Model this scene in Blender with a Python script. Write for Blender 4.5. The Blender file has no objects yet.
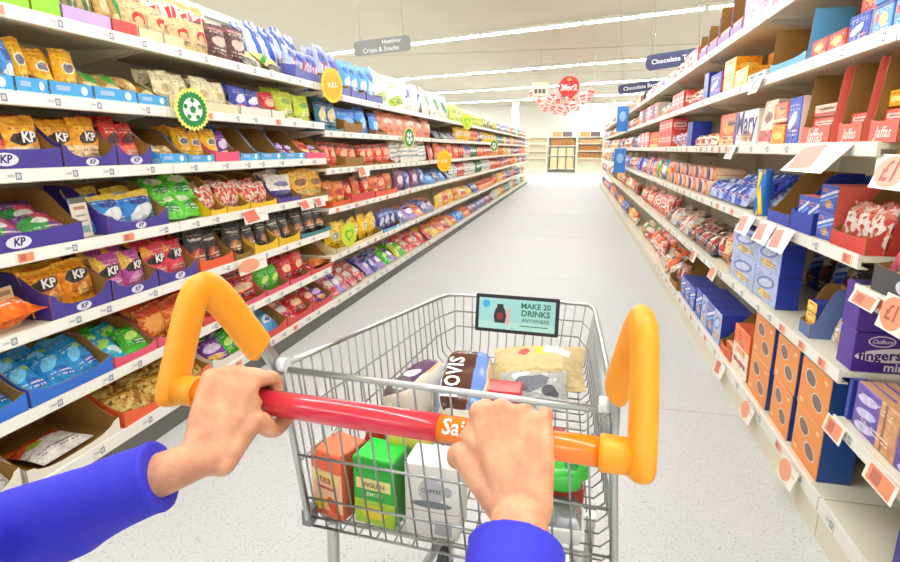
import bpy, bmesh, math, random
from mathutils import Vector, Matrix, Euler, noise

sc = bpy.context.scene
C = sc.collection
PI = math.pi
RD = math.radians
random.seed(11)

# ------------------------------------------------------------------ camera, exposure, world
CAM_H = 1.35
FPX = 560.0                       # focal length in pixels of the 900 wide photograph
CAM_RIGHT = Vector((0.976493, 0.215548, 0.0))
CAM_UP = Vector((-0.049452, 0.224034, 0.973326))
CAM_FWD = Vector((-0.209798, 0.950446, -0.229427))
cam_data = bpy.data.cameras.new('camera')
cam_data.sensor_width = 36.0
cam_data.lens = FPX / 900.0 * 36.0
cam_data.clip_start = 0.02
cam_data.clip_end = 200
cam = bpy.data.objects.new('camera', cam_data)
C.objects.link(cam)
cam.matrix_world = Matrix((
    (CAM_RIGHT.x, CAM_UP.x, -CAM_FWD.x, 0.0),
    (CAM_RIGHT.y, CAM_UP.y, -CAM_FWD.y, 0.0),
    (CAM_RIGHT.z, CAM_UP.z, -CAM_FWD.z, CAM_H),
    (0, 0, 0, 1)))
sc.camera = cam
sc.view_settings.view_transform = 'Standard'
sc.view_settings.look = 'None'
sc.view_settings.exposure = 0.0
sc.view_settings.gamma = 1.0
sc.view_settings.use_curve_mapping = False
sc.cycles.use_denoising = True
sc.cycles.max_bounces = 8
sc.cycles.diffuse_bounces = 5
sc.cycles.caustics_reflective = False
sc.cycles.caustics_refractive = False
sc.cycles.sample_clamp_indirect = 6.0
LAMP_STRENGTH = 97.0
CEIL_Z = 4.0

world = bpy.data.worlds.new('world')
sc.world = world
world.use_nodes = True
world.node_tree.nodes['Background'].inputs[0].default_value = (1.0, 0.97, 0.9, 1)
world.node_tree.nodes['Background'].inputs[1].default_value = 0.3


# ------------------------------------------------------------------ colour and materials
def lin(c):
    out = []
    for v in c[:3]:
        v = v / 255.0
        out.append(v / 12.92 if v <= 0.04045 else ((v + 0.055) / 1.055) ** 2.4)
    return (out[0], out[1], out[2], 1.0)


MATS = {}


def mat(name, color, rough=0.5, metal=0.0, emit=0.0, spec=0.5, alpha=1.0, trans=0.0, coat=0.0, sss=0.0):
    if name in MATS:
        return MATS[name]
    m = bpy.data.materials.new(name)
    m.use_nodes = True
    p = m.node_tree.nodes['Principled BSDF']
    p.inputs['Base Color'].default_value = lin(color)
    p.inputs['Roughness'].default_value = rough
    p.inputs['Metallic'].default_value = metal
    p.inputs['Specular IOR Level'].default_value = spec
    p.inputs['Alpha'].default_value = alpha
    p.inputs['Transmission Weight'].default_value = trans
    p.inputs['Coat Weight'].default_value = coat
    p.inputs['Subsurface Weight'].default_value = sss
    if emit:
        p.inputs['Emission Color'].default_value = lin(color)
        p.inputs['Emission Strength'].default_value = emit
    MATS[name] = m
    return m


def nodes_of(m):
    return m.node_tree.nodes, m.node_tree.links


def grain(name, color, color2, scale=40, rough=0.6, bump=0.1, detail=4, coords='Object', spec=0.4, metal=0.0, stretch=(1, 1, 1)):
    """two tone noise material with fine relief"""
    if name in MATS:
        return MATS[name]
    m = mat(name, color, rough, metal, spec=spec)
    N, L = nodes_of(m)
    p = N['Principled BSDF']
    tc = N.new('ShaderNodeTexCoord')
    mp = N.new('ShaderNodeMapping')
    mp.inputs['Scale'].default_value = stretch
    nz = N.new('ShaderNodeTexNoise')
    nz.inputs['Scale'].default_value = scale
    nz.inputs['Detail'].default_value = detail
    mx = N.new('ShaderNodeMix')
    mx.data_type = 'RGBA'
    mx.inputs[6].default_value = lin(color)
    mx.inputs[7].default_value = lin(color2)
    L.new(tc.outputs[coords], mp.inputs['Vector'])
    L.new(mp.outputs[0], nz.inputs['Vector'])
    L.new(nz.outputs['Fac'], mx.inputs[0])
    L.new(mx.outputs[2], p.inputs['Base Color'])
    if bump:
        b = N.new('ShaderNodeBump')
        b.inputs['Strength'].default_value = bump
        b.inputs['Distance'].default_value = 0.01
        L.new(nz.outputs['Fac'], b.inputs['Height'])
        L.new(b.outputs[0], p.inputs['Normal'])
    return m


def printed(name, base, shapes=(), busy=None, rough=0.35, wobble=0.03, spec=0.5, detail=False, crinkle=0.0):
    """flat print on UV space. shapes: (kind 'e'|'r', cx, cy, rx, ry, rot_deg, colour); busy: (scale, [palette])"""
    if name in MATS:
        return MATS[name]
    m = mat(name, base, rough, spec=spec)
    N, L = nodes_of(m)
    p = N['Principled BSDF']
    tc = N.new('ShaderNodeTexCoord')
    uv = tc.outputs['UV']
    col = None
    if wobble:
        oi = N.new('ShaderNodeObjectInfo')
        nz = N.new('ShaderNodeTexNoise')
        nz.noise_dimensions = '4D'
        nz.inputs['Scale'].default_value = 4
        nz.inputs['Detail'].default_value = 3 if detail else 1
        L.new(uv, nz.inputs['Vector'])
        L.new(oi.outputs['Random'], nz.inputs['W'])
        sub = N.new('ShaderNodeVectorMath'); sub.operation = 'SUBTRACT'
        sub.inputs[1].default_value = (0.5, 0.5, 0.5)
        L.new(nz.outputs['Color'], sub.inputs[0])
        sca = N.new('ShaderNodeVectorMath'); sca.operation = 'SCALE'
        sca.inputs['Scale'].default_value = wobble * 2
        L.new(sub.outputs[0], sca.inputs[0])
        add = N.new('ShaderNodeVectorMath'); add.operation = 'ADD'
        L.new(uv, add.inputs[0]); L.new(sca.outputs[0], add.inputs[1])
        uv = add.outputs[0]
    if busy:
        vo = N.new('ShaderNodeTexVoronoi')
        vo.inputs['Scale'].default_value = busy[0]
        L.new(uv, vo.inputs['Vector'])
        sp = N.new('ShaderNodeSeparateColor')
        L.new(vo.outputs['Color'], sp.inputs[0])
        rp = N.new('ShaderNodeValToRGB')
        rp.color_ramp.interpolation = 'CONSTANT'
        pal = busy[1]
        els = rp.color_ramp.elements
        els[0].position = 0; els[0].color = lin(pal[0])
        els[1].position = 1.0 / len(pal); els[1].color = lin(pal[1])
        for k in range(2, len(pal)):
            e = els.new(k / len(pal)); e.color = lin(pal[k])
        L.new(sp.outputs[0], rp.inputs[0])
        col = rp.outputs[0]
    for (k, cx, cy, rx, ry, rot, cc) in shapes:
        mp = N.new('ShaderNodeMapping')
        mp.vector_type = 'TEXTURE'
        mp.inputs['Location'].default_value = (cx, cy, 0)
        mp.inputs['Rotation'].default_value = (0, 0, RD(rot))
        mp.inputs['Scale'].default_value = (rx, ry, 1000)
        L.new(uv, mp.inputs['Vector'])
        if k == 'e':
            ln = N.new('ShaderNodeVectorMath'); ln.operation = 'LENGTH'
            L.new(mp.outputs[0], ln.inputs[0])
            val = ln.outputs['Value']
        else:
            ab = N.new('ShaderNodeVectorMath'); ab.operation = 'ABSOLUTE'
            L.new(mp.outputs[0], ab.inputs[0])
            sx = N.new('ShaderNodeSeparateXYZ'); L.new(ab.outputs[0], sx.inputs[0])
            mm = N.new('ShaderNodeMath'); mm.operation = 'MAXIMUM'
            L.new(sx.outputs[0], mm.inputs[0]); L.new(sx.outputs[1], mm.inputs[1])
            val = mm.outputs[0]
        lt = N.new('ShaderNodeMath'); lt.operation = 'LESS_THAN'
        lt.inputs[1].default_value = 1.0
        L.new(val, lt.inputs[0])
        mx = N.new('ShaderNodeMix'); mx.data_type = 'RGBA'
        if col is None:
            mx.inputs[6].default_value = lin(base)
        else:
            L.new(col, mx.inputs[6])
        mx.inputs[7].default_value = lin(cc)
        L.new(lt.outputs[0], mx.inputs[0])
        col = mx.outputs[2]
    if detail:
        # rows of small print and mottled artwork, so that a packet reads as printed
        src = tc.outputs['UV']
        sx = N.new('ShaderNodeSeparateXYZ'); L.new(src, sx.inputs[0])
        def math1(op, a, b=None):
            n = N.new('ShaderNodeMath'); n.operation = op
            for i, v in enumerate((a, b)):
                if v is None: continue
                if isinstance(v, (int, float)): n.inputs[i].default_value = v
                else: L.new(v, n.inputs[i])
            return n.outputs[0]
        art = N.new('ShaderNodeTexNoise'); art.noise_dimensions = '4D'; art.inputs['Scale'].default_value = 7; art.inputs['Detail'].default_value = 4
        L.new(src, art.inputs['Vector'])
        oj = N.new('ShaderNodeObjectInfo'); L.new(oj.outputs['Random'], art.inputs['W'])
        hs = N.new('ShaderNodeHueSaturation')
        f = math1('MULTIPLY_ADD', art.outputs['Fac'], 1.3)
        f.node.inputs[2].default_value = 0.45
        L.new(f, hs.inputs['Value'])
        L.new(math1('MULTIPLY_ADD', art.outputs['Fac'], 0.08), hs.inputs['Hue']); hs.inputs['Hue'].links[0].from_node.inputs[2].default_value = 0.46
        if col is None: hs.inputs['Color'].default_value = lin(base)
        else: L.new(col, hs.inputs['Color'])
        col = hs.outputs[0]
        mpn = N.new('ShaderNodeMapping'); mpn.inputs['Scale'].default_value = (17, 6, 1); L.new(src, mpn.inputs['Vector'])
        wd = N.new('ShaderNodeTexNoise'); wd.inputs['Scale'].default_value = 1.0; wd.inputs['Detail'].default_value = 2
        L.new(mpn.outputs[0], wd.inputs['Vector'])
        rows = math1('GREATER_THAN', math1('SINE', math1('MULTIPLY', sx.outputs[1], 70.0)), 0.15)
        words_ = math1('GREATER_THAN', wd.outputs['Fac'], 0.52)
        inx = math1('LESS_THAN', math1('ABSOLUTE', math1('SUBTRACT', sx.outputs[0], 0.5)), 0.36)
        msk = math1('MULTIPLY', math1('MULTIPLY', rows, words_), inx)
        band = math1('LESS_THAN', math1('ABSOLUTE', math1('SUBTRACT', math1('ABSOLUTE', math1('SUBTRACT', sx.outputs[1], 0.52)), 0.29)), 0.085)
        msk = math1('MULTIPLY', math1('MULTIPLY', msk, band), 0.7)
        lum = 0.3 * base[0] + 0.6 * base[1] + 0.1 * base[2]
        mx = N.new('ShaderNodeMix'); mx.data_type = 'RGBA'
        mx.inputs[7].default_value = lin((250, 244, 228) if lum < 150 else tuple(c * 0.42 for c in base))
        L.new(col, mx.inputs[6]); L.new(msk, mx.inputs[0])
        col = mx.outputs[2]
    if crinkle:
        cv = N.new('ShaderNodeTexVoronoi'); cv.feature = 'F1'; cv.inputs['Scale'].default_value = 9
        cn = N.new('ShaderNodeTexNoise'); cn.inputs['Scale'].default_value = 11; cn.inputs['Detail'].default_value = 3; cn.inputs['Distortion'].default_value = 1.2
        L.new(tc.outputs['UV'], cv.inputs['Vector']); L.new(tc.outputs['UV'], cn.inputs['Vector'])
        ca = N.new('ShaderNodeMath'); ca.operation = 'ADD'
        L.new(cv.outputs['Distance'], ca.inputs[0]); L.new(cn.outputs['Fac'], ca.inputs[1])
        bp = N.new('ShaderNodeBump'); bp.inputs['Strength'].default_value = crinkle; bp.inputs['Distance'].default_value = 0.02
        L.new(ca.outputs[0], bp.inputs['Height']); L.new(bp.outputs[0], p.inputs['Normal'])
    if col is not None:
        L.new(col, p.inputs['Base Color'])
    return m


# ------------------------------------------------------------------ mesh building
class MB:
    """collects polygons (with UVs and material slots) into one mesh"""

    def __init__(s):
        s.v = []; s.f = []; s.uv = []; s.mi = []; s.sm = []

    def face(s, pts, uvs=None, mi=0, smooth=False):
        i = len(s.v)
        s.v += [tuple(p) for p in pts]
        s.f.append(tuple(range(i, i + len(pts))))
        s.uv.append(uvs or [(0, 0)] * len(pts)); s.mi.append(mi); s.sm.append(smooth)

    def box(s, a, b, mis=(0, 0, 0, 0, 0, 0)):
        """axis box from corner a to corner b; slots: front(-y), right(+x), back, left, top, bottom"""
        x0, y0, z0 = a; x1, y1, z1 = b
        q = [(0, 0), (1, 0), (1, 1), (0, 1)]
        s.face([(x0, y0, z0), (x1, y0, z0), (x1, y0, z1), (x0, y0, z1)], q, mis[0])
        s.face([(x1, y0, z0), (x1, y1, z0), (x1, y1, z1), (x1, y0, z1)], q, mis[1])
        s.face([(x1, y1, z0), (x0, y1, z0), (x0, y1, z1), (x1, y1, z1)], q, mis[2])
        s.face([(x0, y1, z0), (x0, y0, z0), (x0, y0, z1), (x0, y1, z1)], q, mis[3])
        s.face([(x0, y0, z1), (x1, y0, z1), (x1, y1, z1), (x0, y1, z1)], q, mis[4])
        s.face([(x0, y1, z0), (x1, y1, z0), (x1, y0, z0), (x0, y0, z0)], q, mis[5])

    def prism(s, poly, axis, a, b, mi=0, mi_lo=None, mi_hi=None):
        """polygon (2D, counter clockwise seen from the +axis... either way is fixed up) extruded along axis from a to b"""
        def P(p, t):
            if axis == 'x': return (t, p[0], p[1])
            if axis == 'y': return (p[0], t, p[1])
            return (p[0], p[1], t)
        area = sum(poly[i][0] * poly[(i + 1) % len(poly)][1] - poly[(i + 1) % len(poly)][0] * poly[i][1] for i in range(len(poly)))
        ccw = area > 0
        if axis == 'y': ccw = not ccw
        pl = poly if ccw else poly[::-1]
        xs = [p[0] for p in pl]; zs = [p[1] for p in pl]
        x0, x1, z0, z1 = min(xs), max(xs), min(zs), max(zs)
        def U(p): return ((p[0] - x0) / max(x1 - x0, 1e-9), (p[1] - z0) / max(z1 - z0, 1e-9))
        lo, hi = (a, b) if a < b else (b, a)
        s.face([P(p, hi) for p in pl], [U(p) for p in pl], mi if mi_hi is None else mi_hi)
        s.face([P(p, lo) for p in pl[::-1]], [U(p) for p in pl[::-1]], mi if mi_lo is None else mi_lo)
        n = len(pl)
        for i in range(n):
            p, q = pl[i], pl[(i + 1) % n]
            s.face([P(p, lo), P(q, lo), P(q, hi), P(p, hi)], None, mi)

    def tube(s, pts, r, n=8, mi=0, closed=False, caps=True, ell=None, up=None):
        """swept tube; r number or list; ell=(a,b) scales the section"""
        pts = [Vector(p) for p in pts]
        m = len(pts)
        rr = r if isinstance(r, (list, tuple)) else [r] * m
        rings = []
        prev = None
        for i in range(m):
            if closed:
                t = pts[(i + 1) % m] - pts[(i - 1) % m]
            else:
                t = pts[min(i + 1, m - 1)] - pts[max(i - 1, 0)]
            t.normalize()
            if prev is None:
                ref = Vector(up) if up else (Vector((0, 0, 1)) if abs(t.z) < 0.9 else Vector((0, 1, 0)))
            else:
                ref = prev
            a = ref - t * ref.dot(t)
            if a.length < 1e-6:
                a = t.orthogonal()
            a.normalize(); prev = a
            b = t.cross(a)
            ea, eb = ell or (1, 1)
            rings.append([pts[i] + (a * math.cos(2 * PI * k / n) * ea + b * math.sin(2 * PI * k / n) * eb) * rr[i] for k in range(n)])
        cnt = m if closed else m - 1
        base = len(s.v)
        for rg in rings:
            s.v += [tuple(p) for p in rg]
        for i in range(cnt):
            j = (i + 1) % m
            for k in range(n):
                l = (k + 1) % n
                s.f.append((base + i * n + k, base + i * n + l, base + j * n + l, base + j * n + k))
                s.uv.append([(k / n, i / cnt), ((k + 1) / n, i / cnt), ((k + 1) / n, (i + 1) / cnt), (k / n, (i + 1) / cnt)])
                s.mi.append(mi); s.sm.append(True)
        if caps and not closed:
            s.f.append(tuple(base + k for k in range(n))[::-1]); s.uv.append([(0, 0)] * n); s.mi.append(mi); s.sm.append(False)
            s.f.append(tuple(base + (m - 1) * n + k for k in range(n))); s.uv.append([(0, 0)] * n); s.mi.append(mi); s.sm.append(False)

    def lathe(s, prof, n=20, mi=0, smooth=True, center=(0, 0, 0), mis=None):
        """profile [(r,z)] around z"""
        cx, cy, cz = center
        base = len(s.v)
        for (r, z) in prof:
            for k in range(n):
                a = 2 * PI * k / n
                s.v.append((cx + r * math.cos(a), cy + r * math.sin(a), cz + z))
        m = len(prof)
        for i in range(m - 1):
            for k in range(n):
                l = (k + 1) % n
                s.f.append((base + i * n + k, base + i * n + l, base + (i + 1) * n + l, base + (i + 1) * n + k))
                s.uv.append([(k / n, i / (m - 1)), ((k + 1) / n, i / (m - 1)), ((k + 1) / n, (i + 1) / (m - 1)), (k / n, (i + 1) / (m - 1))])
                s.mi.append(mis[i] if mis else mi); s.sm.append(smooth)
        s.f.append(tuple(base + k for k in range(n))[::-1]); s.uv.append([(0, 0)] * n); s.mi.append(mis[0] if mis else mi); s.sm.append(False)
        s.f.append(tuple(base + (m - 1) * n + k for k in range(n))); s.uv.append([(0, 0)] * n); s.mi.append(mis[-1] if mis else mi); s.sm.append(False)

    def xf(s, M, i0=0):
        for i in range(i0, len(s.v)):
            s.v[i] = tuple(M @ Vector(s.v[i]))

    def mesh(s, name, nslots=None):
        me = bpy.data.meshes.new(name)
        me.from_pydata(s.v, [], s.f)
        ul = me.uv_layers.new(name='UVMap')
        flat = [c for f in s.uv for uvp in f for c in uvp]
        ul.data.foreach_set('uv', flat)
        me.polygons.foreach_set('material_index', s.mi)
        me.polygons.foreach_set('use_smooth', s.sm)
        for k in range(nslots or (max(s.mi) + 1 if s.mi else 1)):
            me.materials.append(None)
        me.update()
        return me


def put(name, me, mats, loc=(0, 0, 0), rot=(0, 0, 0), parent=None):
    """link one object; materials sit on the object so that mesh data can be shared"""
    o = bpy.data.objects.new(name, me)
    C.objects.link(o)
    if not isinstance(mats, (list, tuple)):
        mats = [mats]
    for k, sl in enumerate(o.material_slots):
        sl.link = 'OBJECT'
        sl.material = mats[min(k, len(mats) - 1)]
    o.location = loc
    o.rotation_euler = rot
    if parent:
        o.parent = parent
    return o


def empty(name, loc=(0, 0, 0), rot=(0, 0, 0)):
    o = bpy.data.objects.new(name, None)
    o.empty_display_size = 0.05
    C.objects.link(o)
    o.location = loc
    o.rotation_euler = rot
    return o


def tag(o, label=None, cat=None, group=None, kind=None):
    if label: o['label'] = label
    if cat: o['category'] = cat
    if group: o['group'] = group
    if kind: o['kind'] = kind
    return o


# ------------------------------------------------------------------ lettering (made first, while the scene is light)
TEXT = {}


def make_text(s, size, bold=0.0, shear=0.0, spacing=1.0):
    cu = bpy.data.curves.new('lettering', 'FONT')
    cu.body = s
    cu.size = size
    cu.align_x = 'CENTER'
    cu.align_y = 'CENTER'
    cu.resolution_u = 2
    cu.offset = bold * size
    cu.shear = shear
    cu.space_character = spacing
    cu.space_line = 0.9
    o = bpy.data.objects.new('lettering', cu)
    C.objects.link(o)
    dg = bpy.context.evaluated_depsgraph_get()
    me = bpy.data.meshes.new_from_object(o.evaluated_get(dg))
    bpy.data.objects.remove(o)
    bpy.data.curves.remove(cu)
    vs = [v.co.copy() for v in me.vertices]
    fs = [tuple(p.vertices) for p in me.polygons]
    bpy.data.meshes.remove(me)
    return vs, fs


for key, s, size, bold, shear, spc in [
    ('KP', 'KP', 1.0, 0.03, 0.15, 0.95), ('cadbury', 'Cadbury', 1.0, 0.01, 0.35, 0.9), ('fingers', 'fingers', 1.0, 0.025, 0, 1),
    ('minis', 'minis', 1.0, 0.025, 0, 1), ('treats', 'treats', 1.0, 0.02, 0, 1),
    ('make', 'MAKE 20', 1.0, 0.03, 0, 1), ('drinks', 'DRINKS', 1.0, 0.03, 0, 1), ('anywhere', 'ANYWHERE', 1.0, 0.015, 0, 1),
    ('sains', "Sainsbury's", 1.0, 0.02, 0, 1), ('hovis', 'HOVIS', 1.0, 0.03, 0, 1.1),
    ('crisps', 'Crisps & Snacks', 1.0, 0.01, 0, 1), ('healthier', 'Healthier', 1.0, 0.01, 0, 1),
    ('chocteas', 'Chocolate Treats', 1.0, 0.01, 0, 1), ('chocbars', 'Chocolate Bars', 1.0, 0.01, 0, 1),
    ('three', '3for2', 1.0, 0.03, 0, 0.95), ('full', 'FULL', 1.0, 0.02, 0, 1), ('mary', 'Mary', 1.0, 0.02, 0, 1),
    ('jaff', 'Jaffas', 1.0, 0.02, 0.3, 1), ('pound', '£1', 1.0, 0.02, 0, 1), ('pound2', '£2', 1.0, 0.02, 0, 1),
    ('english', 'ENGLISH', 1.0, 0.02, 0, 1), ('lemon', 'LEMON', 1.0, 0.02, 0, 1), ('tea', 'tea', 1.0, 0.01, 0, 1),
    ('cup', 'COFFEE', 1.0, 0.02, 0, 1), ('new', 'new', 1.0, 0.02, 0, 1),
]:
    TEXT[key] = make_text(s, size, bold, shear, spc)


def text_mesh(key, size, fn=None, width=None):
    """lettering as a mesh facing -y (x right, z up); fn(x,z)->y offset bends it over a surface"""
    vs, fs = TEXT[key]
    if width:
        w = max(v.x for v in vs) - min(v.x for v in vs)
        size = width / w
    me = bpy.data.meshes.new('lettering')
    me.from_pydata([(v.x * size, fn(v.x * size, v.y * size) if fn else 0.0, v.y * size) for v in vs], [], fs)
    me.materials.append(None)
    return me


def along(px, x, z):
    """distance down the aisle of a point at column px of the photograph, on the shelf edge at (x, z)"""
    a = (px - 450.0) / FPX
    dz = z - CAM_H
    return (a * (CAM_FWD.x * x + CAM_FWD.z * dz) - (CAM_RIGHT.x * x + CAM_RIGHT.z * dz)) / (CAM_RIGHT.y - a * CAM_FWD.y)


def ground(px, py, z):
    """point at height z seen at a pixel of the photograph"""
    d = CAM_RIGHT * (px - 450.0) + CAM_UP * (281.0 - py) + CAM_FWD * FPX
    return Vector((0, 0, CAM_H)) + d * ((z - CAM_H) / d.z)


XL, XR = -1.88, 0.89              # the shelf edges either side of the aisle
BACK_Y = 37.0

# common materials
cream = mat('cream_steel', (236, 229, 205), 0.45)
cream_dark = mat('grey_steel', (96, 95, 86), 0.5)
strip_white = mat('price_strip', (250, 247, 236), 0.3)
card_brown = grain('corrugated_card', (158, 118, 58), (138, 98, 44), 60, 0.8, 0.05)
card_white = mat('white_card', (238, 232, 220), 0.6)
chrome = mat('chrome_wire', (205, 206, 203), 0.22, 1.0)

# ------------------------------------------------------------------ the room
def floor_material():
    m = mat('terrazzo', (206, 206, 205), 0.5, spec=0.1)
    N, L = nodes_of(m)
    p = N['Principled BSDF']
    tc = N.new('ShaderNodeTexCoord')
    col = None
    base = lin((207, 206, 204))
    for sc_, thr, c in ((120, 0.13, (150, 143, 128)), (170, 0.13, (180, 172, 156)), (80, 0.085, (118, 112, 102))):
        v = N.new('ShaderNodeTexVoronoi'); v.inputs['Scale'].default_value = sc_
        L.new(tc.outputs['Object'], v.inputs['Vector'])
        sp = N.new('ShaderNodeSeparateColor'); L.new(v.outputs['Color'], sp.inputs[0])
        mu = N.new('ShaderNodeMath'); mu.operation = 'MULTIPLY'; mu.inputs[1].default_value = thr * 2.2
        L.new(sp.outputs[1], mu.inputs[0])
        lt = N.new('ShaderNodeMath'); lt.operation = 'LESS_THAN'
        L.new(v.outputs['Distance'], lt.inputs[0]); L.new(mu.outputs[0], lt.inputs[1])
        mx = N.new('ShaderNodeMix'); mx.data_type = 'RGBA'
        if col is None: mx.inputs[6].default_value = base
        else: L.new(col, mx.inputs[6])
        mx.inputs[7].default_value = lin(c)
        L.new(lt.outputs[0], mx.inputs[0])
        col = mx.outputs[2]
    L.new(col, p.inputs['Base Color'])
    return m


def structure(name, a, b, m, parent=None):
    mb = MB(); mb.box(a, b)
    o = put(name, mb.mesh(name), m, parent=parent)
    if not parent: tag(o, kind='structure')
    return o


terrazzo = floor_material()
joint_grey = mat('floor_joint', (96, 90, 80), 0.8)
floor = structure('floor', (-14, -8, -0.2), (12, 38, -0.006), joint_grey)
ys = [-8, -3.1, -0.1, 2.93, 5.93, 8.93, 11.93, 14.93, 20.93, 26.93, 32.93, 38]
xs = [-14, -8, -3.2, 3.2, 8, 12]
for i in range(len(xs) - 1):
    for j in range(len(ys) - 1):
        mb = MB(); mb.box((xs[i] + 0.002, ys[j] + 0.004, -0.006), (xs[i + 1] - 0.002, ys[j + 1] - 0.002, 0.0))
        put('floor_panel', mb.mesh('floor_panel'), terrazzo, parent=floor)
ceil_m = grain('ceiling_paint', (224, 217, 200), (216, 209, 192), 2, 0.8, 0.0)
ceiling = structure('ceiling', (-14, -8, CEIL_Z), (12, 38, CEIL_Z + 0.1), ceil_m)
wall_m = grain('wall_paint', (241, 239, 230), (236, 233, 222), 3, 0.7, 0.0)
structure('wall_back', (-14, BACK_Y, 0), (12, BACK_Y + 0.2, CEIL_Z), wall_m)
structure('wall_front', (-14, -8.2, 0), (12, -8, CEIL_Z), wall_m)
structure('wall_left', (-14.2, -8, 0), (-14, 38, CEIL_Z), wall_m)
structure('wall_right', (12, -8, 0), (12.2, 38, CEIL_Z), wall_m)
structure('pillar_1', (1.55, 33.6, 0), (1.95, 34.0, CEIL_Z), wall_m)
structure('pillar_2', (-3.75, 33.6, 0), (-3.35, 34.0, CEIL_Z), wall_m)
# ceiling seams
seam_m = mat('ceiling_seam', (205, 198, 172), 0.8)
for k, y in enumerate((4.5, 9.5, 16.5, 21.5, 26.5)):
    structure('ceiling_trim_%d' % (k + 1), (-14, y, CEIL_Z - 0.012), (12, y + 0.05, CEIL_Z), seam_m)

# lamps: rows of tubes hung under the ceiling, running obliquely over the aisles
lamp_m = mat('lamp_tube', (247, 251, 255), 0.4, emit=LAMP_STRENGTH)
lamp_body = mat('lamp_body', (235, 232, 222), 0.5)
mb = MB(); mb.box((-1.2, -0.1, 0.0), (1.2, 0.1, 0.05)); mb.box((-1.2, -0.11, -0.02), (1.2, -0.1, 0.05)); mb.box((-1.2, 0.1, -0.02), (1.2, 0.11, 0.05))
me_body = mb.mesh('housing')
mb = MB(); mb.box((-1.15, -0.036, -0.035), (1.15, 0.036, 0.0))
me_tube = mb.mesh('tube')
row_y = [(-4.5, 'row behind the trolley'), (1.6, 'row over the trolley'), (7.4, 'row before the crisp signs'), (13.5, 'nearest row in view'),
         (19.6, 'second row in view'), (25.2, 'third row in view'), (31.0, 'farthest row in view'), (36.6, 'row added to brighten the back wall')]  # the last row is an addition that lights the dim far end
ORD = ['first', 'second', 'third', 'fourth', 'fifth', 'sixth', 'seventh', 'eighth', 'ninth', 'tenth', 'eleventh', 'twelfth',
       'thirteenth', 'fourteenth', 'fifteenth', 'sixteenth', 'seventeenth', 'eighteenth', 'nineteenth', 'twentieth', 'twenty-first', 'twenty-second', 'twenty-third', 'twenty-fourth', 'twenty-fifth', 'twenty-sixth', 'twenty-seventh', 'twenty-eighth']
SK = RD(-20)
for (yc, nm) in row_y:
    for k in range(9):
        s = (k - 4) * 2.45
        x = -1.2 + s * math.cos(SK); y = yc + s * math.sin(SK)
        if not (-12.5 < x < 10.5 and y < 36.4): continue
        e = empty('strip_light', (x, y, CEIL_Z - 0.05), (0, 0, SK))
        tag(e, 'white fluorescent strip light, %s from the crisp side, %s' % (ORD[k], nm), 'ceiling light', 'fluorescent strip lights')
        put('housing', me_body, lamp_body, parent=e)
        put('tube', me_tube, lamp_m, parent=e)

# ------------------------------------------------------------------ shelving bays
tick_m = printed('price_ticket_print', (247, 244, 234), [('r', 0.72, 0.5, 0.18, 0.34, 0, (120, 118, 130)), ('r', 0.72, 0.5, 0.12, 0.22, 0, (205, 203, 205)),
                                                           ('r', 0.28, 0.55, 0.2, 0.14, 0, (205, 200, 195))], wobble=0)
tick_o = printed('offer_ticket_print', (247, 240, 228), [('r', 0.5, 0.5, 0.4, 0.42, 0, (238, 150, 108)), ('r', 0.36, 0.5, 0.16, 0.3, 0, (200, 110, 90))], wobble=0)
CACHE = {}


def cached(key, fn):
    if key not in CACHE:
        CACHE[key] = fn()
    return CACHE[key]


def shelf_mesh(W, D):
    mb = MB()
    mb.box((0.003, 0.010, 0.0), (W - 0.003, D, 0.018))
    mb.prism([(0.0, -0.024), (0.010, -0.024), (0.010, 0.020), (0.004, 0.024), (0.0, 0.024)], 'x', 0.003, W - 0.003)
    mb.box((0.003, 0.010, -0.024), (W - 0.003, 0.03, -0.020))
    for x in (0.02, W - 0.024):
        mb.prism([(0.05, 0.0), (D, 0.0), (D, -0.075), (D - 0.06, -0.075)], 'x', x, x + 0.004)
    return mb.mesh('shelf')


def boxmesh(a, b):
    mb = MB(); mb.box(a, b)
    return mb.mesh('panel')


BAYWORD = ['nearest', 'second', 'third', 'fourth', 'fifth', 'sixth', 'seventh', 'eighth', 'ninth', 'tenth', 'eleventh', 'twelfth', 'thirteenth', 'fourteenth', 'fifteenth', 'sixteenth']


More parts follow.
